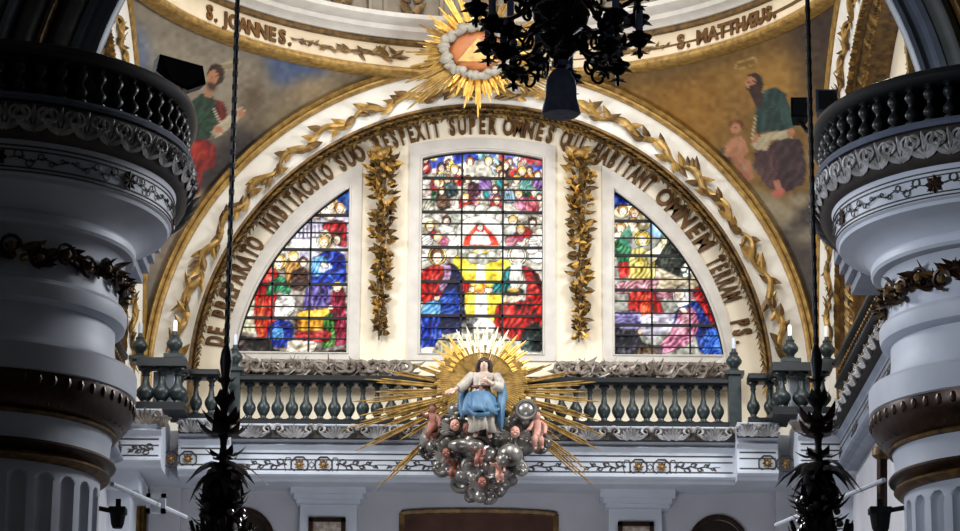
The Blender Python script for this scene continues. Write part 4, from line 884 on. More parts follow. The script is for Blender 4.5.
    for i in range(n):
        w = 2*PI*i/n; n_ = Vector((math.cos(w), math.sin(w), 0)); tt = Vector((-n_.y, n_.x, 0)); c = Vector((xc, Yc, 0))+n_*R(194)*em(w); z0 = zc_(190); h = zc_(162)-z0
        for k2 in (-2, -1, 0, 1, 2):
            a = k2*.55; b.leaf(c+Vector((0, 0, z0+h*.1)), Vector((0, 0, math.cos(a)))+tt*math.sin(a)+n_*.22, n_, h*.85, .1, .15, k=3, th=.5)
        for s2 in (-1, 1): b.tube([c+n_*.07+Vector((0, 0, z0+h*.6))+tt*s2*(.12+.075*math.cos(j*.6))+Vector((0, 0, .075*math.sin(j*.6))) for j in range(10)], .022, 5)
    b.build('acanthus_ring', ['carve', 'dline'], t)
    # ring balustrade, a thing of its own
    q = thing('ring_balustrade', 'dark round balcony balustrade '+('on top of the column under the saint in green and red' if s < 0 else 'on top of the column beside the saint with the child'), 'balustrade', (xc, Yc, zc_(160)))
    zb0, zb1, zr0, zr1 = zc_(160), zc_(152), zc_(117), zc_(104)
    b = MB(); b.lathe([(R(176), zb0), (R(197), zb0), (R(199), zb0+.04), (R(197), zb1-.02), (R(190), zb1), (R(176), zb1)], C, 112, fn=em); b.build('base_rail', 'black2', q)
    b = MB(); b.lathe([(R(178), zr0), (R(194), zr0-.01), (R(199), zr0+.03), (R(201), zr0+.07), (R(199), zr1-.03), (R(194), zr1), (R(178), zr1), (R(178), zr0)], C, 112, fn=em); b.build('top_rail', 'rail', q)
    h = zr0-zb1+.02; b = MB()
    P = [(.9, 0), (.9, .05), (.35, .08), (.5, .12), (.95, .2), (1, .27), (.8, .35), (.42, .44), (.36, .5), (.42, .55), (.8, .64), (.95, .72), (.8, .8), (.4, .88), (.5, .92), (.8, .95), (.8, 1)]
    b.lathe([(a*.086, z*h) for a, z in P], (0, 0, 0), 9); pr = proto_mesh(b, 'baluster', 'rail'); n = 58
    for i in range(n):
        w = 2*PI*i/n; sub(q, 'baluster', pr, (xc+R(188)*em(w)*math.cos(w), Yc+R(188)*em(w)*math.sin(w), zb1-.01))
    # floor of the balcony
    return t
xl, xr = U(-12, 300, 34).x, U(1016, 300, 34.45).x
column(xl, 34, -1, 'under the saint in green and red'); column(xr, 34.45, 1, 'under the saint with the child')
# entablature blocks of the piers behind the columns, and the pier shafts above the balconies
for s, xc, Yc, pe in ((-1, xl, 34, 158), (1, xr, 34.45, 836)):
    b = MB(); xe = U(pe, 270, 37).x; z0 = U(pe, 284 if s < 0 else 295, 37.2).z; xo = xc
    for k, (d, z) in enumerate(((.22, 0), (.14, .14), (.07, .28), (0, .42))):
        x = xe-s*0+s*d if False else xe+s*d; b.box((min(x, xo), 36.0+d, z0+z), (max(x, xo), 37.2, z0+z+.16))
    b.box((min(xe+s*.0, xo), 35.98, z0+.55), (max(xe, xo), 37.2, z0+1.1))
    struct(b.build('trim_%d' % (20+(s > 0)), 'pierl', smooth=False))
# near arch over the columns (moulded marble, seen at its springing)
NC = ((xl+xr)/2, 33.9, ZS); n0 = .5*(xr-xl)
for no, pr, mm in ((22, [(4.62, 1.9), (4.62, .62), (4.66, .56), (4.72, .56), (4.74, .62), (4.86, .62), (4.9, .5), (4.98, .5), (5.0, .55), (5.02, 1.9)], 'pierl'),
                   (23, [(5.0, 1.9), (5.0, .5), (5.05, .38), (5.16, .33), (5.25, .38), (5.28, .5), (5.3, 1.9)], 'pierd'),
                   (24, [(5.28, 1.9), (5.28, .3), (5.31, .24), (5.36, .24), (5.39, .3), (5.39, 1.9)], 'goldd'),
                   (25, [(5.38, 1.9), (5.38, .28), (5.45, .15), (5.55, .12), (5.62, .15), (5.68, .28), (5.7, 1.9)], 'pierd'),
                   (26, [(5.7, 1.9), (5.7, .1), (5.73, .04), (5.8, .04), (5.83, .1), (5.83, 1.9)], 'pierl'),
                   (27, [(5.82, 1.9), (5.82, .1), (5.9, -.05), (6.05, -.1), (6.2, -.05), (6.3, .1), (6.3, 1.9)], 'pierd'),
                   (28, [(6.3, 1.9), (6.3, 0), (6.34, -.05), (6.42, -.05), (6.45, 0), (6.45, -.1), (8.2, -.1), (8.2, 1.9)], 'pierd')):
    b = MB(); b.arch([(q[0]+.72, min(q[1], .7)) for q in pr], NC, 'y', 72, legs=.6); struct(b.build('trim_%d' % no, mm, ang=50))
# ------------------------------------------------------------------ silvered statue group with gilt rays
YS_ = 43.75
V_ = lambda px, py, dy=0: U(px, py, YS_+dy)
def ray_glory(parent, c, Yr, groups, m, w0, name='ray'):
    """groups: (angle deg up from +x, inner px, outer px)"""
    for (a, r0, r1, mm, ww) in groups:
        d = (math.cos(R_(a)), -math.sin(R_(a))); p0 = U(c[0]+d[0]*r0, c[1]+d[1]*r0, Yr); p1 = U(c[0]+d[0]*r1, c[1]+d[1]*r1, Yr-.1)
        b = MB(); b.tube([p0, p0*.5+p1*.5, p1*.93+p0*.07, p1], [ww, ww*.9, ww*.7, ww*.15], 6); b.build(name, mm, parent)
st = thing('statue_group', 'statue of a woman in a blue mantle on silvered clouds with cherubs', 'statue', V_(482, 500))
g = []; r = random.Random(11)
tips = [(364.6, 379), (351, 402), (341, 430), (355, 451), (376, 489), (398, 467), (601, 421), (601, 451), (590, 472), (595, 487), (600, 402), (596, 382), (552, 364), (412, 364), (560, 440), (400, 440), (372, 392), (588, 392), (568, 455), (575, 372), (385, 370), (358, 416), (606, 436), (386, 414), (378, 428), (578, 412), (584, 430)]
for x, y in tips:
    dx, dy = x-482, 390-y; a = math.degrees(math.atan2(dy, dx)); L = math.hypot(dx, dy)
    for q, f in ((0, 1), (-1.15, .86), (1.15, .9)): g.append((a+q, 36, L*f, 'gold', .0165))
ray_glory(st, (482, 390), YS_+.35, g, 'gold', .02)
c0 = U(482, 382, YS_+.3); b = MB(); n = 96      # pleated gilt disc behind the figure
for i in range(n):
    a = 2*PI*i/n; d = Vector((math.cos(a)*1.02, 0, math.sin(a)*.82)); rr = .70*(1+.06*math.sin(i*1.7))
    b.tube([c0+d*.1+Vector((0, .03, 0)), c0+d*rr*.6, c0+d*rr*.97, c0+d*rr], [.01, .028, .034, .008], 6)
b.build('gilt_disc', 'gold', st)
b = MB()
for i in range(46):
    a = R_(18+144*i/45); r0, r1 = .5, (1.0 if i % 3 == 0 else .86 if i % 3 == 1 else .76)*(1 if 40 < math.degrees(a) < 140 else .9); d = Vector((math.cos(a)*1.0, 0, math.sin(a)*.92))
    b.tube([c0+d*r0+Vector((0, -.02*(i % 3), 0)), c0+d*r1*.9, c0+d*r1], [.02, .02, .004], 5, m=0 if 62 < math.degrees(a) < 118 else 1)
b.build('ray_crest', ['goldp', 'goldb'], st)
# clouds
b = MB(); r = random.Random(5)
blobs = [(433, 440, 14), (447, 446, 15), (452, 464, 15), (470, 470, 17), (492, 472, 16), (508, 462, 17), (522, 445, 14), (535, 428, 10), (540, 446, 10), (462, 484, 12), (480, 490, 13), (497, 486, 12), (478, 452, 18), (500, 446, 14), (516, 424, 11), (446, 424, 11), (456, 410, 9), (524, 416, 10), (428, 452, 9), (442, 470, 9), (520, 468, 9), (510, 480, 8), (471, 497, 7), (490, 498, 8), (432, 430, 9), (460, 442, 12), (488, 438, 14)]
for x, y, q in blobs:
    c = V_(x, y, r.uniform(-.1, .2)); k = q*.0155; b.ball(c, (k, k*.9, k*.85), 14)
    for j in range(3):
        a = r.uniform(0, 2*PI); c2 = c+Vector((math.cos(a)*k*.7, -k*.5, math.sin(a)*k*.6)); b.ball(c2, k*r.uniform(.35, .55), 10)
    b.tube([c+Vector((k*.75*(1-j*.05)*math.cos(j*.5+x), -k*.72, k*.75*(1-j*.05)*math.sin(j*.5+x))) for j in range(14)], [k*.17-.001*j for j in range(14)], 6)
b.build('cloud_base', 'silver', st)
# woman: one body, robe, mantle, hair
PX = 45*PXM/35.2*1.0
P3 = lambda x, y, d=0: tuple(V_(x, y, -.25+d))
J = {'pel': (P3(481, 400), .15), 'wa': (P3(480.5, 388), .115), 'ch': (P3(483, 378), .14), 'nk': (P3(483.5, 371.5, -.02), .05), 'hd': (P3(484, 366, -.05), .078), 'tp': (P3(484.5, 360.5, -.03), .07),
     'ls': (P3(473, 376.5), .06), 'le': (P3(465, 384, -.08), .05), 'lw': (P3(457.5, 388.5, -.15), .035), 'lh': (P3(453, 390.5, -.18), .028),
     'rs': (P3(495, 377), .06), 're': (P3(499, 387, -.1), .052), 'rw': (P3(490, 383, -.2), .038), 'rh': (P3(485.5, 379.5, -.22), .03),
     'h1': (P3(473, 407), .1), 'k1': (P3(474, 420, -.12), .085), 'f1': (P3(476, 433, -.02), .05), 't1': (P3(475, 436, -.12), .04),
     'h2': (P3(489, 407), .1), 'k2': (P3(491, 420, -.08), .085), 'f2': (P3(489, 434, 0), .05), 't2': (P3(490, 437, -.1), .04)}
E_ = [('pel', 'wa'), ('wa', 'ch'), ('ch', 'nk'), ('nk', 'hd'), ('hd', 'tp'), ('ch', 'ls'), ('ls', 'le'), ('le', 'lw'), ('lw', 'lh'), ('ch', 'rs'), ('rs', 're'), ('re', 'rw'), ('rw', 'rh'), ('pel', 'h1'), ('h1', 'k1'), ('k1', 'f1'), ('f1', 't1'), ('pel', 'h2'), ('h2', 'k2'), ('k2', 'f2'), ('f2', 't2')]
body = skin('body', J, E_, st, 'face', 2)
def hand(mb, w, d, up, L=.1, m=0):
    w, d, up = Vector(w), Vector(d).normalized(), Vector(up).normalized(); sd = d.cross(up)
    mb.ball(w+d*L*.25, (L*.28,)*3, 8, m)
    for k, l in ((-1.5, .7), (-.5, .95), (.5, 1.), (1.5, .85)): mb.tube([w+d*L*.2+sd*k*L*.16, w+d*L*(.2+.45*l)+sd*k*L*.2, w+d*L*(.2+.8*l)+sd*k*L*.2-up*L*.12], [L*.09, L*.08, L*.05], 6, m)
    mb.tube([w+d*L*.05-sd*L*.25, w+d*L*.3-sd*L*.5, w+d*L*.5-sd*L*.55], [L*.1, L*.09, L*.06], 6, m)
b = MB(); hand(b, P3(454, 390, -.18), (-1, -.2, -.35), (0, -.6, .8), .15); hand(b, P3(487, 381, -.24), (-.8, -.1, .6), (0, -1, 0), .14); b.build('hands', 'face', body)
hc = Vector(P3(484, 365, -.05))
b = MB(); b.ball(hc+Vector((.0, -.075, .01)), (.012, .03, .03), 8); b.build('nose', 'face', body)
b = MB()
for s in (-1, 1): b.ball(hc+Vector((s*.03, -.068, .032)), (.014, .01, .008), 8)
b.ball(hc+Vector((0, -.07, -.032)), (.02, .008, .006), 8, 1); b.build('eyes_and_mouth', ['hair', 'sash'], body)
b = MB(); b.ball(hc+Vector((0, .035, .03)), (.098, .085, .105), 14)
for s in (-1, 1): b.tube([hc+Vector((s*.065, -.02, .07)), hc+Vector((s*.095, .0, 0)), hc+Vector((s*.1, .02, -.1)), hc+Vector((s*.085, .02, -.18))], [.035, .04, .035, .015], 8)
b.build('hair', 'hair', st)
def drape(rows, nf, amp, seed, m, name, parent, n=72, a0=0, a1=2*PI):
    """cloth: rows (px x, px y, halfwidth px, depth m, fold amount, dy)"""
    b = MB(); vs = []; full = abs(a1-a0-2*PI) < 1e-6; k = n if full else n+1
    for (x, y, hw, d, fa, dy) in rows:
        c = Vector(P3(x, y, dy))
        for j in range(k):
            a = a0+(a1-a0)*j/n; f = 1+fa*amp*math.sin(nf*a+seed+.03*y)+fa*amp*.5*math.sin(nf*1.7*a+seed*2-.05*y)
            vs.append(c+Vector((hw*.0155*f*math.cos(a), -d*f*math.sin(a), .012*fa*math.sin(nf*a*.5+seed))))
    q = len(rows); fs = [(i*k+j, i*k+(j+1) % k, (i+1)*k+(j+1) % k, (i+1)*k+j) for i in range(q-1) for j in range(n)]
    b.add(vs, fs); o = b.build(name, m, parent); md = o.modifiers.new('s', 'SOLIDIFY'); md.thickness = .018; return o
drape([(483.5, 372.5, 5, .07, .1, 0), (483.5, 375, 11.5, .12, .1, 0), (483, 379, 13, .17, .3, 0), (482, 384, 11, .165, .4, 0), (480.5, 389, 9.5, .15, .3, 0), (480.5, 396, 12, .19, .5, 0), (481, 404, 14, .22, .7, -.02), (482, 414, 14, .25, 1, -.04), (482.5, 424, 13.5, .25, 1.2, -.04), (483, 434, 15, .26, 1.5, -.04)], 9, .09, 1, 'robe', 'robe', st)
for nm, pts, rr in (('sleeve', [(473, 376, 0), (468, 381, -.05), (463, 386, -.1), (458, 389, -.15)], [.085, .085, .08, .065]), ('sleeve', [(495, 376.5, 0), (499, 383, -.06), (499, 387, -.11), (493, 385, -.18)], [.085, .09, .085, .06])):
    b = MB(); b.tube([P3(*p) for p in pts], rr, 12); b.build(nm, 'robe', st)
b = MB(); b.tube([P3(480+10.2*math.cos(a)*1.0, 386.5, -.17*math.sin(a)) for a in np.linspace(0, 2*PI, 25)], .022, 8); b.tube([P3(481, 387, -.17), P3(480, 393, -.2), P3(478, 398, -.22)], [.03, .025, .01], 6); b.build('sash', 'sash', st)
drape([(480, 394, 13.5, .21, .4, -.02), (480, 399, 16, .25, .9, -.03), (480.5, 405, 18, .29, 1.2, -.05), (481, 411, 19, .31, 1.4, -.06), (482, 416, 18.5, .31, 1.7, -.07)], 7, .07, 2, 'blue', 'mantle', st)
b = MB()
for pts, rr in (([(497, 374, .1), (501, 384, .08), (502, 396, 0), (500, 408, -.1), (500, 420, -.12), (501, 429, -.1)], [.06, .09, .1, .1, .08, .03]), ([(468, 376, .12), (464, 388, .12), (463, 400, .02), (463, 410, -.05), (462, 417, -.05)], [.05, .08, .09, .08, .02]), ([(464, 402, -.15), (474, 408, -.3), (486, 409, -.3), (497, 404, -.2)], [.03, .045, .045, .03]), ([(465, 408, -.18), (476, 415, -.32), (490, 414, -.3), (499, 409, -.2)], [.03, .05, .045, .03])):
    b.tube([P3(*p) for p in pts], rr, 10, flat=.8)
b.build('mantle_folds', 'blue', st)
# cherubs
def putto(x, y, h, m, lean, arm, label, dy=-.15):
    """small nude winged child, h px tall, feet at (x,y)"""
    k = h/34.; Q = lambda dx, dyy, d=0: tuple(V_(x+(dx+lean*(-dyy)/34)*k, y+dyy*k, dy+d)); s_ = .0155*k
    J = {'p': (Q(0, -14), 4.6*s_), 'c': (Q(0, -22), 4.6*s_), 'n': (Q(0, -26), 1.9*s_), 'h': (Q(0, -30, -.02), 3.9*s_), 't': (Q(.3, -33, -.01), 3.4*s_),
         'a1': (Q(-4, -24), 2.2*s_), 'e1': (Q(-7, -20-arm, -.08), 1.9*s_), 'w1': (Q(-10, -20-2.2*arm, -.12), 1.4*s_), 'm1': (Q(-11.5, -20.5-2.5*arm, -.13), 1.3*s_),
         'a2': (Q(4, -24), 2.2*s_), 'e2': (Q(7.5, -20, -.06), 1.9*s_), 'w2': (Q(7, -15, -.14), 1.4*s_), 'm2': (Q(6.5, -13.5, -.16), 1.3*s_),
         'k1': (Q(-3, -8, -.08), 3.1*s_), 'f1': (Q(-2.4, -1, 0), 1.8*s_), 'o1': (Q(-3, 0, -.06), 1.4*s_), 'k2': (Q(3, -8, -.05), 3.1*s_), 'f2': (Q(3.4, -2, .04), 1.8*s_), 'o2': (Q(4, -1, -.04), 1.4*s_)}
    E_ = [('p', 'c'), ('c', 'n'), ('n', 'h'), ('h', 't'), ('c', 'a1'), ('a1', 'e1'), ('e1', 'w1'), ('w1', 'm1'), ('c', 'a2'), ('a2', 'e2'), ('e2', 'w2'), ('w2', 'm2'), ('p', 'k1'), ('k1', 'f1'), ('f1', 'o1'), ('p', 'k2'), ('k2', 'f2'), ('f2', 'o2')]
    o = skin('cherub', J, E_, st, m, 2); o['label'] = label
    hc = Vector(Q(0, -31)); b = MB(); b.ball(hc+Vector((0, 1.3*s_, 1.2*s_)), (4*s_, 3.6*s_, 3.6*s_), 10); b.build('hair', 'hair', o)
    b = MB()
    for q in (-1, 1): b.ball(hc+Vector((q*1.4*s_, -3.6*s_, .3*s_)), (.5*s_, .4*s_, .35*s_), 6)
    b.build('eyes', 'iron', o)
    return o
def cherub_head(x, y, r_, m, label):
    c = V_(x, y, -.32); b = MB(); b.ball(c, (r_*.92, r_, r_*1.1), 14); b.ball(c+Vector((0, -r_, -r_*.1)), r_*.17, 8); b.ball(c+Vector((0, -.72*r_, -r_*.62)), (r_*.4, r_*.35, r_*.3), 8)
    for q in (-1, 1): b.ball(c+Vector((q*r_*.5, -r_*.72, -r_*.25)), r_*.33, 8)
    o = b.build('cherub_head', m, st); o['label'] = label
    b = MB(); b.ball(c+Vector((0, r_*.3, r_*.35)), (r_*1.08, r_, r_), 12)
    for k in range(9): b.ball(c+Vector((r_*math.cos(k*PI/8), -.1*r_, r_*.35+r_*.7*math.sin(k*PI/8))), r_*.3, 6)
    b.build('hair', 'hair', o)
    b = MB()
    for q in (-1, 1): b.ball(c+Vector((q*r_*.35, -r_*.92, r_*.15)), (r_*.12, r_*.08, r_*.09), 6)
    b.build('eyes', 'iron', o)
    for q in (-1, 1):
        b = MB()
        for k in range(4): b.leaf(c+Vector((q*r_*.8, .05, -r_*.4)), (q, -.1, .5-.35*k), (0, -1, 0), r_*2.2, r_*.7, .15, k=4)
        b.build('wing', 'silver', o)
putto(431, 441, 36, 'skind', 1.5, 3, 'dark skinned cherub standing nearest the kneeling-figures window')
putto(538, 449, 38, 'skin', -1, -2, 'pink cherub standing nearest the angel window')
putto(452, 478, 25, 'skind', 3, 1, 'dark cherub crouching low on the cloud'); putto(500, 482, 26, 'skin', -3, 2, 'pale cherub reclining under the larger cloud puff', -.3)
putto(478, 466, 26, 'skind', 2, 2, 'cherub in the middle below the feet', -.35)
for x, y, q, m, l in ((455, 425, .085, 'skin', 'cherub head peering out beside the blue mantle hem'), (467, 428, .08, 'skind', 'darker cherub head under the robe'), (515, 432, .085, 'skin', 'cherub head among puffs under the trailing mantle'), (446, 453, .07, 'skind', 'cherub head low beside the standing dark cherub'), (482, 482, .075, 'skind', 'lowest cherub head')): cherub_head(x, y, q, m, l)
b = MB(); c = V_(526, 411, -.2); b.ball(c, (.16, .16, .15), 16); b.tube([c+Vector((.15*math.cos(a), -.1, .14*math.sin(a))) for a in np.linspace(0, 2*PI, 20)], .03, 6); b.build('cloud_puff', 'silver', st)
b = MB(); c = V_(510, 455, -.3); b.ball(c, (.2, .18, .18), 16); b.ball(c+Vector((-.1, -.1, -.1)), .11, 12); b.build('cloud_puff', 'silver', st)
b = MB(); c = V_(462, 446, -.3); b.ball(c, (.22, .16, .11), 16); b.ball(c+Vector((.2, -.02, .0)), (.15, .12, .1), 12); b.build('cloud_puff', 'silver', st)
b = MB(); p = V_(482, 455, 0); b.box((p.x-.12, YS_+.1, p.z-.5), (p.x+.12, YG+.05, p.z+.1)); b.box((p.x-.3, YS_+.3, p.z+.1), (p.x+.3, YG, p.z+.25)); b.build('wall_bracket', 'iron', st, smooth=False)
# ------------------------------------------------------------------ gilt glory with the triangle on the crown of the arch
YT = 45.2; gl = thing('gilt_glory', 'gilt sunburst with cloud ring and orange triangle panel at the arch crown', 'ornament', U(478, 52, YT)); g = []
r = random.Random(3); c = (478, 52)
for a, L in ((-90, 66), (-104, 58), (-76, 52), (-118, 46), (-64, 48), (-131, 46), (-52, 42), (180, 74), (192, 70), (171, 62), (203, 80), (212, 102), (219, 92), (225, 60), (155, 66), (143, 62), (131, 60), (120, 74), (108, 66), (-40, 62), (-33, 92), (-26, 98), (-18, 70), (60, 70), (72, 66), (45, 70), (28, 72), (12, 74), (-6, 70), (90, 60)):
    for q, f in ((-2.3, .8), (0, 1), (2.3, .86)): g.append((a+q, 26, L*f, 'goldb' if -135 < a < -45 or a > 100 and a < 150 else 'gold', .022))
ray_glory(gl, c, YT, g, 'gold', .02)
cc = U(478, 52, YT)
b = MB(); b.ball(cc+Vector((.02, -.02, 0)), (.5, .08, .36), 24); b.build('panel', 'orange', gl)
b = MB(); r = random.Random(9)
for i in range(46):
    a = 2*PI*i/46; q = r.uniform(.98, 1.12); b.ball(cc+Vector((.54*q*math.cos(a), -.08+r.uniform(-.03, .03), .41*q*math.sin(a))), (r.uniform(.06, .12), .07, r.uniform(.05, .1)), 10)
b.build('cloud_ring', 'cloud', gl)
b = MB(); tr = [cc+Vector(v) for v in ((-.34, -.1, -.2), (.34, -.1, -.2), (0, -.1, .22))]; b.add(tr+[v+Vector((0, .06, 0)) for v in tr], [(0, 1, 2), (3, 5, 4), (0, 3, 4, 1), (1, 4, 5, 2), (2, 5, 3, 0)]); b.build('triangle', 'gold', gl, smooth=False)
b = MB(); b.box((cc.x-.1, YT, cc.z-.1), (cc.x+.1, 46.1, cc.z+.05)); b.build('wall_bracket', 'iron', gl, smooth=False)
b = MB()
for i in range(48):
    a = 2*PI*i/48; b.leaf(cc+Vector((.5*math.cos(a), .03, .38*math.sin(a))), (math.cos(a), 0, math.sin(a)), (0, -1, 0), .42, .09, 0, k=3)
b.build('inner_rays', 'goldb', gl)
# ------------------------------------------------------------------ chandelier hanging in the nave
YC_ = 25.0; ch = thing('chandelier', 'big black wrought chandelier with leafy arms and a blue tassel in front of the dome', 'chandelier', U(561, 40, YC_)); K = 26.4/F
cx = U(561, 40, YC_); Z = lambda y: U(561, y, YC_).z
b = MB(); b.lathe([(.02, Z(-120)), (.03, Z(-40)), (.1, Z(-34)), (.16, Z(-20)), (.12, Z(-8)), (.2, Z(2)), (.27, Z(14)), (.24, Z(24)), (.12, Z(34)), (.1, Z(40)), (.15, Z(48)), (.1, Z(56)), (.05, Z(62)), (.04, Z(72))], (cx.x, YC_, 0), 20); b.build('stem', 'iron', ch)
b = MB(); b.lathe([(.0, Z(70)), (.08, Z(71)), (.1, Z(74)), (.13, Z(80)), (.145, Z(90)), (.145, Z(98)), (.165, Z(106)), (.18, Z(113)), (.16, Z(115)), (.0, Z(115))], (cx.x, YC_, 0), 24, fn=lambda w, z: 1+.04*math.sin(12*w)); b.build('tassel', 'tassel', ch)
b = MB()
for i in range(9): b.ball((cx.x+.06*math.cos(i*.7), YC_+.06*math.sin(i*.7), Z(64)), .035, 6)
b.build('beads', 'glassb', ch)
r = random.Random(21)
def arm(a, R, y0, ye, dip):
    n = Vector((math.cos(a), math.sin(a), 0)); tt = Vector((-n.y, n.x, 0)); up = Vector((0, 0, 1)); z0, ze = Z(y0), Z(ye); pts = []
    for i in range(15):
        f = i/14; pts.append(Vector((cx.x, YC_, z0+(ze-z0)*f-dip*math.sin(PI*f)*(1 if f > .3 else .6)))+n*(.12+(R-.12)*f))
    b = MB(); b.tube(pts, .022, 6)
    for q in (5, 10):
        for s in (-1, 1): b.leaf(pts[q], n*.4+tt*s*.7+up*r.uniform(-.8, .8), up, .13, .08, .4, k=4)
    b.tube([pts[8]+n*.1*(1-j*.06)*math.cos(j*.6)-up*.1+up*.1*(1-j*.06)*math.sin(j*.6) for j in range(12)], .015, 5)
    o = b.build('arm', 'iron', ch); e = pts[-1]
    b = MB(); b.lathe([(.015, -.16), (.02, -.06), (.055, -.04), (.1, .02), (.12, .05), (.05, .06), (.045, .1)], e, 10, fn=lambda w, z: 1+.15*math.sin(5*w))
    for k in range(5):
        w = k*2*PI/5+a; b.leaf(e, Vector((math.cos(w), math.sin(w), .1)), up, .15, .11, -.2, k=3)
        b.leaf(e-up*.08, Vector((math.cos(w), math.sin(w), -.7)), up, .1, .06, .3, k=3)
    b.build('drip_cup', 'iron', o)
    b = MB(); b.lathe([(.034, .08), (.034, .33), (.02, .35)], e, 8); b.build('candle_tube', 'glassb', o)
for i in range(6): arm(i*2*PI/6+.35, .56, 40, 62, .1)
for i in range(7): arm(i*2*PI/7+.05, .72, 18, 40, .14)
for i in range(7): arm(i*2*PI/7+.4, .78, -12, 10, .18)
for i in range(6): arm(i*2*PI/6+.1, .5, -30, -14, .1)
# ------------------------------------------------------------------ hanging lamps by the columns
def lamp(px0, px1, Yl, label, seed):
    r = random.Random(seed); p = U(px1, 430, Yl); t = thing('hanging_lamp', label, 'chandelier', (p.x, Yl, U(px1, 560, Yl).z)); z = lambda y: U(px1, y, Yl).z; up = Vector((0, 0, 1)); O = Vector((p.x, Yl, 0))
    b = MB(); b.tube([(p.x, Yl, z(395)), (p.x, Yl, z(200)), (p.x, Yl, z(-300))], .028, 6)
    zz = z(395)
    while zz < z(-40): b.ball((p.x, Yl, zz), (.036, .036, .06), 6); zz += .15
    b.build('chain', 'iron', t)
    b = MB(); b.lathe([(q*.68, zz_) for q, zz_ in [(.04, z(470)), (.06, z(462)), (.07, z(455)), (.05, z(447)), (.06, z(440)), (.12, z(430)), (.11, z(422)), (.05, z(414)), (.08, z(407)), (.16, z(401)), (.17, z(398)), (.08, z(394)), (.05, z(388)), (.09, z(381)), (.07, z(376)), (.1, z(362)), (.08, z(352)), (.03, z(344))]], O, 16); b.build('stem', 'iron', t)
    def ringleaf(y, n, L, W, dz, curl, nm, m='iron'):
        b = MB()
        for i in range(n):
            a = 2*PI*i/n+r.uniform(-.15, .15); d = Vector((math.cos(a), math.sin(a), dz+r.uniform(-.2, .2))); b.leaf(O+up*z(y)+Vector((math.cos(a), math.sin(a), 0))*.04, d, up, L*r.uniform(.65, .95), W*1.45, curl, k=5, m=r.choice((0, 0, 1)))
        b.build(nm, [m, 'bronze'], t)
    for y, n, L, W, dz, cu in ((382, 5, .1, .06, .3, .3), (402, 6, .16, .08, .4, .6), (424, 7, .3, .1, .3, .5), (434, 7, .3, .1, -.1, .6), (455, 6, .22, .08, -.2, .6)): ringleaf(y, n, L, W, dz, cu, 'leaf_collar', 'irong')
    for y, n, L, W, dz, cu in ((468, 11, .44, .1, .15, -.75), (474, 9, .4, .1, -.1, -.7), (482, 8, .34, .1, -.2, -.7), (492, 7, .28, .1, -.1, -.6)): ringleaf(y, n, L, W, dz, cu, 'leaf_crown', 'irong')
    b = MB(); b.lathe([(.02, z(620)), (.1, z(600)), (.2, z(560)), (.18, z(530)), (.12, z(505)), (.08, z(492)), (.05, z(480)), (.04, z(465))], O, 16); b.build('body', 'bronze', t)
    for i in range(8):
        a = 2*PI*i/8+.2; n = Vector((math.cos(a), math.sin(a), 0)); pts = [O+up*(z(545)-.12*math.sin(PI*f/10)+(z(522)-z(545))*f/10)+n*(.12+.2*f/10) for f in range(11)]
        b = MB(); b.tube(pts, .022, 6)
        for k in range(5): b.leaf(pts[3+k], n*.3+Vector((r.uniform(-1, 1), r.uniform(-1, 1), r.uniform(-.3, 1))), up, .2, .1, .3, k=4)
        b.build('arm', 'irong', t)
    b = MB()
    for i in range(56):
        a = r.uniform(0, 2*PI); f = r.random(); b.leaf(O+up*(z(492)+(z(530)-z(492))*f)+Vector((math.cos(a), math.sin(a), 0))*.1, (math.cos(a), math.sin(a), r.uniform(-.5, .6)), up, r.uniform(.14, .28), .1, .3, k=4, m=r.choice((0, 0, 1)))
        if i % 3 == 0: b.ball(O+up*(z(500)+(z(531)-z(500))*f)+Vector((math.cos(a), math.sin(a), 0))*.22, .04, 8, 2)
    b.build('leaf_cluster', ['iron', 'bronze', 'silver'], t)
lamp(237, 224, 30., 'black hanging lamp of iron leaves beside the column under the saint in green', 1)
lamp(806, 818, 30., 'black hanging lamp of iron leaves beside the column under the saint with the child', 2)
# ------------------------------------------------------------------ loudspeakers, rods, brackets
def P_(px, py, Y): return U(px, py, Y)
t = thing('loudspeaker', 'long black loudspeaker on a bracket in front of the saint in green', 'loudspeaker', P_(180, 76, 35.2)); Yk = 35.2
q = [P_(156, 71, Yk), P_(160, 54, Yk), P_(203, 66, Yk), P_(206, 84, Yk), P_(188, 90, Yk), P_(171, 83, Yk)]
b = MB(); b.add(q+[v+Vector((-.12, .4, .06)) for v in q], [(0, 1, 2, 3, 4, 5), (11, 10, 9, 8, 7, 6)]+[(i, (i+1) % 6, 6+(i+1) % 6, 6+i) for i in range(6)]); b.build('case', 'black', t, smooth=False)
b = MB(); q2 = [P_(163, 57, Yk), P_(200, 68, Yk), P_(202, 80, Yk), P_(188, 87, Yk), P_(172, 80, Yk)]; b.add([v+Vector((0, -.012, 0)) for v in q2]+[v+Vector((0, .02, 0)) for v in q2], [(0, 1, 2, 3, 4), (9, 8, 7, 6, 5)]+[(i, (i+1) % 5, 5+(i+1) % 5, 5+i) for i in range(5)]); b.build('grille', 'rail', t, smooth=False)
b = MB(); b.tube([P_(176, 80, Yk)+Vector((0, .2, 0)), P_(176, 96, Yk)+Vector((0, .2, 0)), Vector((xl+2.2, 35.0, zc_(112)))], .03, 6); b.build('bracket', 'black', t)
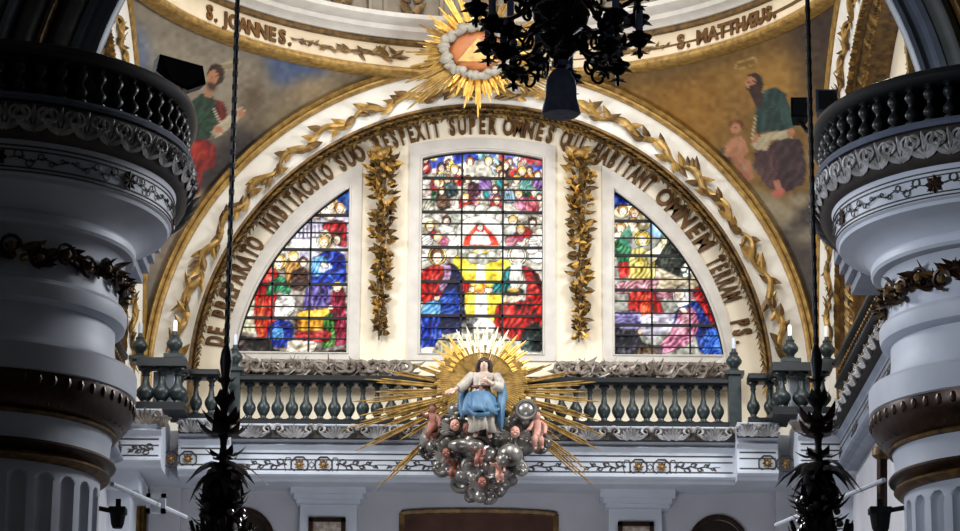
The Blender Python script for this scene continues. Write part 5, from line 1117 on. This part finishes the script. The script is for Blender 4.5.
for (xa, xb, ya, yb, Yk, mm, lb) in ((791, 811, 96, 117, 35.6, 'black', 'square black loudspeaker behind the cable and beside the saint with the child'), (816, 838, 88, 112, 35.4, 'black2', 'grey sided loudspeaker above the round balcony rail by the saint with the child')):
    p0, p1 = P_(xa, yb, Yk), P_(xb, ya, Yk); t = thing('loudspeaker', lb, 'loudspeaker', ((p0.x+p1.x)/2, Yk, p0.z))
    bm_ = MB(); w, h = p1.x-p0.x, p1.z-p0.z; q = [Vector((p0.x, Yk, p0.z)), Vector((p0.x+w, Yk+.05, p0.z+.02)), Vector((p0.x+w, Yk+.05, p1.z)), Vector((p0.x, Yk, p1.z-.02))]
    bk = [v+Vector((.06 if i in (0, 3) else -.04, .35, 0)) for i, v in enumerate(q)]; bm_.add(q+bk, [(0, 1, 2, 3), (7, 6, 5, 4)]+[(i, (i+1) % 4, 4+(i+1) % 4, 4+i) for i in range(4)]); bm_.build('case', mm, t, smooth=False)
    b = MB(); c = (q[0]+q[2])/2; b.box((c.x-w*.38, Yk-.005, c.z-h*.38), (c.x+w*.3, Yk+.06, c.z+h*.38)); b.build('grille', 'rail', t, smooth=False)
    b = MB(); b.tube([c+Vector((0, .2, -h*.4)), c+Vector((.1, .2, -h*.9)), Vector((xr-2.15, 34.9, zc_(112)))], .03, 6); b.build('bracket', 'black', t)
for (pa, pb, lb, cl) in (((112, 484), (186, 517), 'pale tie rod with a square clamp beside the column under the saint in green', (159, 505)), ((884, 480), (776, 525), 'pale tie rod slanting down from the column under the saint with the child', None)):
    a, c = U(*pa, 34.8), U(*pb, 41.5); t = thing('tie_rod', lb, 'rod', a); b = MB(); b.tube([a, c], .03, 8); b.build('rod', 'steel', t)
    if cl:
        f = (cl[0]-pa[0])/(pb[0]-pa[0])*.87; m_ = a*(1-f)+c*f; b = MB()
        for dx, dz, w, h in ((-.1, 0, .03, .13), (.1, 0, .03, .13), (0, .1, .13, .03), (0, -.1, .13, .03)): b.box((m_.x+dx-w, m_.y-.05, m_.z+dz-h), (m_.x+dx+w, m_.y+.05, m_.z+dz+h))
        b.build('square_clamp', 'steel', t, smooth=False)
for px, py, x_, Yk, lb in ((118, 512, 1, 35.2, 'small black spotlight on the shaft of the column under the saint in green'), (880, 512, -1, 35.6, 'black spotlight box on the shaft of the column under the saint with the child')):
    p = U(px, py, Yk); t = thing('spotlight', lb, 'spotlight', p); b = MB()
    k = 1 if x_ > 0 else 1.35
    b.box((p.x-.1*k, Yk-.12, p.z-.02), (p.x+.1*k, Yk+.12, p.z+.05)); b.lathe([(.06*k, -.2*k), (.08*k, -.15*k), (.1*k, -.02), (.06*k, 0)], p, 12); b.box((p.x-.03, Yk-.03, p.z+.04), (p.x+.03, Yk+.03, p.z+.16)); b.build('case', 'black', t, smooth=False)
    b = MB(); b.tube([p, p+Vector((-x_*.45, -.2, .05))], .03, 6); b.build('arm', 'black', t)
# bronze pipe with gilt top beside the far side of the shaft
t = thing('flag_pole', 'dark greenish pole standing beside the column under the saint with the child', 'pole', U(883, 560, 35.9)); b = MB(); b.tube([U(882, 900, 35.9), U(882, 450, 35.9)], .07, 8); b.build('pole', 'bronze', t)
b = MB(); b.lathe([(.07, -.1), (.13, -.05), (.12, .05), (.06, .1)], U(882, 452, 35.9), 10); b.build('collar', 'goldd', t)
# ------------------------------------------------------------------ daylight and an added fill light
def area(name, loc, tgt, size, power, col, sy=None):
    l = bpy.data.lights.new(name, 'AREA'); l.energy = power; l.color = col; l.shape = 'RECTANGLE'; l.size = size; l.size_y = sy or size
    o = bpy.data.objects.new(name, l); COL.objects.link(o); o.location = loc; o.rotation_euler = (Vector(tgt)-Vector(loc)).to_track_quat('-Z', 'Y').to_euler()
area('dome_window_light', (XC, 37.5, 27), (XC, 45, 14), 5, 1130, (1, .97, .92))
area('drum_window_light', (XC, 35.6, 21.5), (XC, 46, 15), 3.5, 620, (1, .96, .9), 2)
area('side_window_light_a', (XC+5.6, 40.5, 15), (XC-5, 38, 12), 3, 900, (.9, .94, 1), 3)
area('side_window_light_b', (XC-5.6, 40.5, 15), (XC+5, 38, 12), 3, 900, (.9, .94, 1), 3)
area('nave_window_light', (-5.6, 26.5, 11.5), (6.5, 34.4, 11.5), 2.6, 62, (.84, .9, 1), 3)
bpy.data.lights['nave_window_light'].spread = R_(50)
area('low_fill_light', (XC, 37.5, 5.5), (XC, 46, 9.5), 2.5, 190, (.93, .95, 1), 1.5)  # added fill that brightens the wall below the gallery, not a real lamp
w = bpy.data.worlds.new('world'); sc.world = w; w.use_nodes = True; bg = w.node_tree.nodes['Background']; bg.inputs[0].default_value = (.85, .85, .85, 1); bg.inputs[1].default_value = .034
sc.view_settings.view_transform = 'Standard'; sc.view_settings.look = 'None'; sc.view_settings.exposure = 0; sc.view_settings.gamma = 1
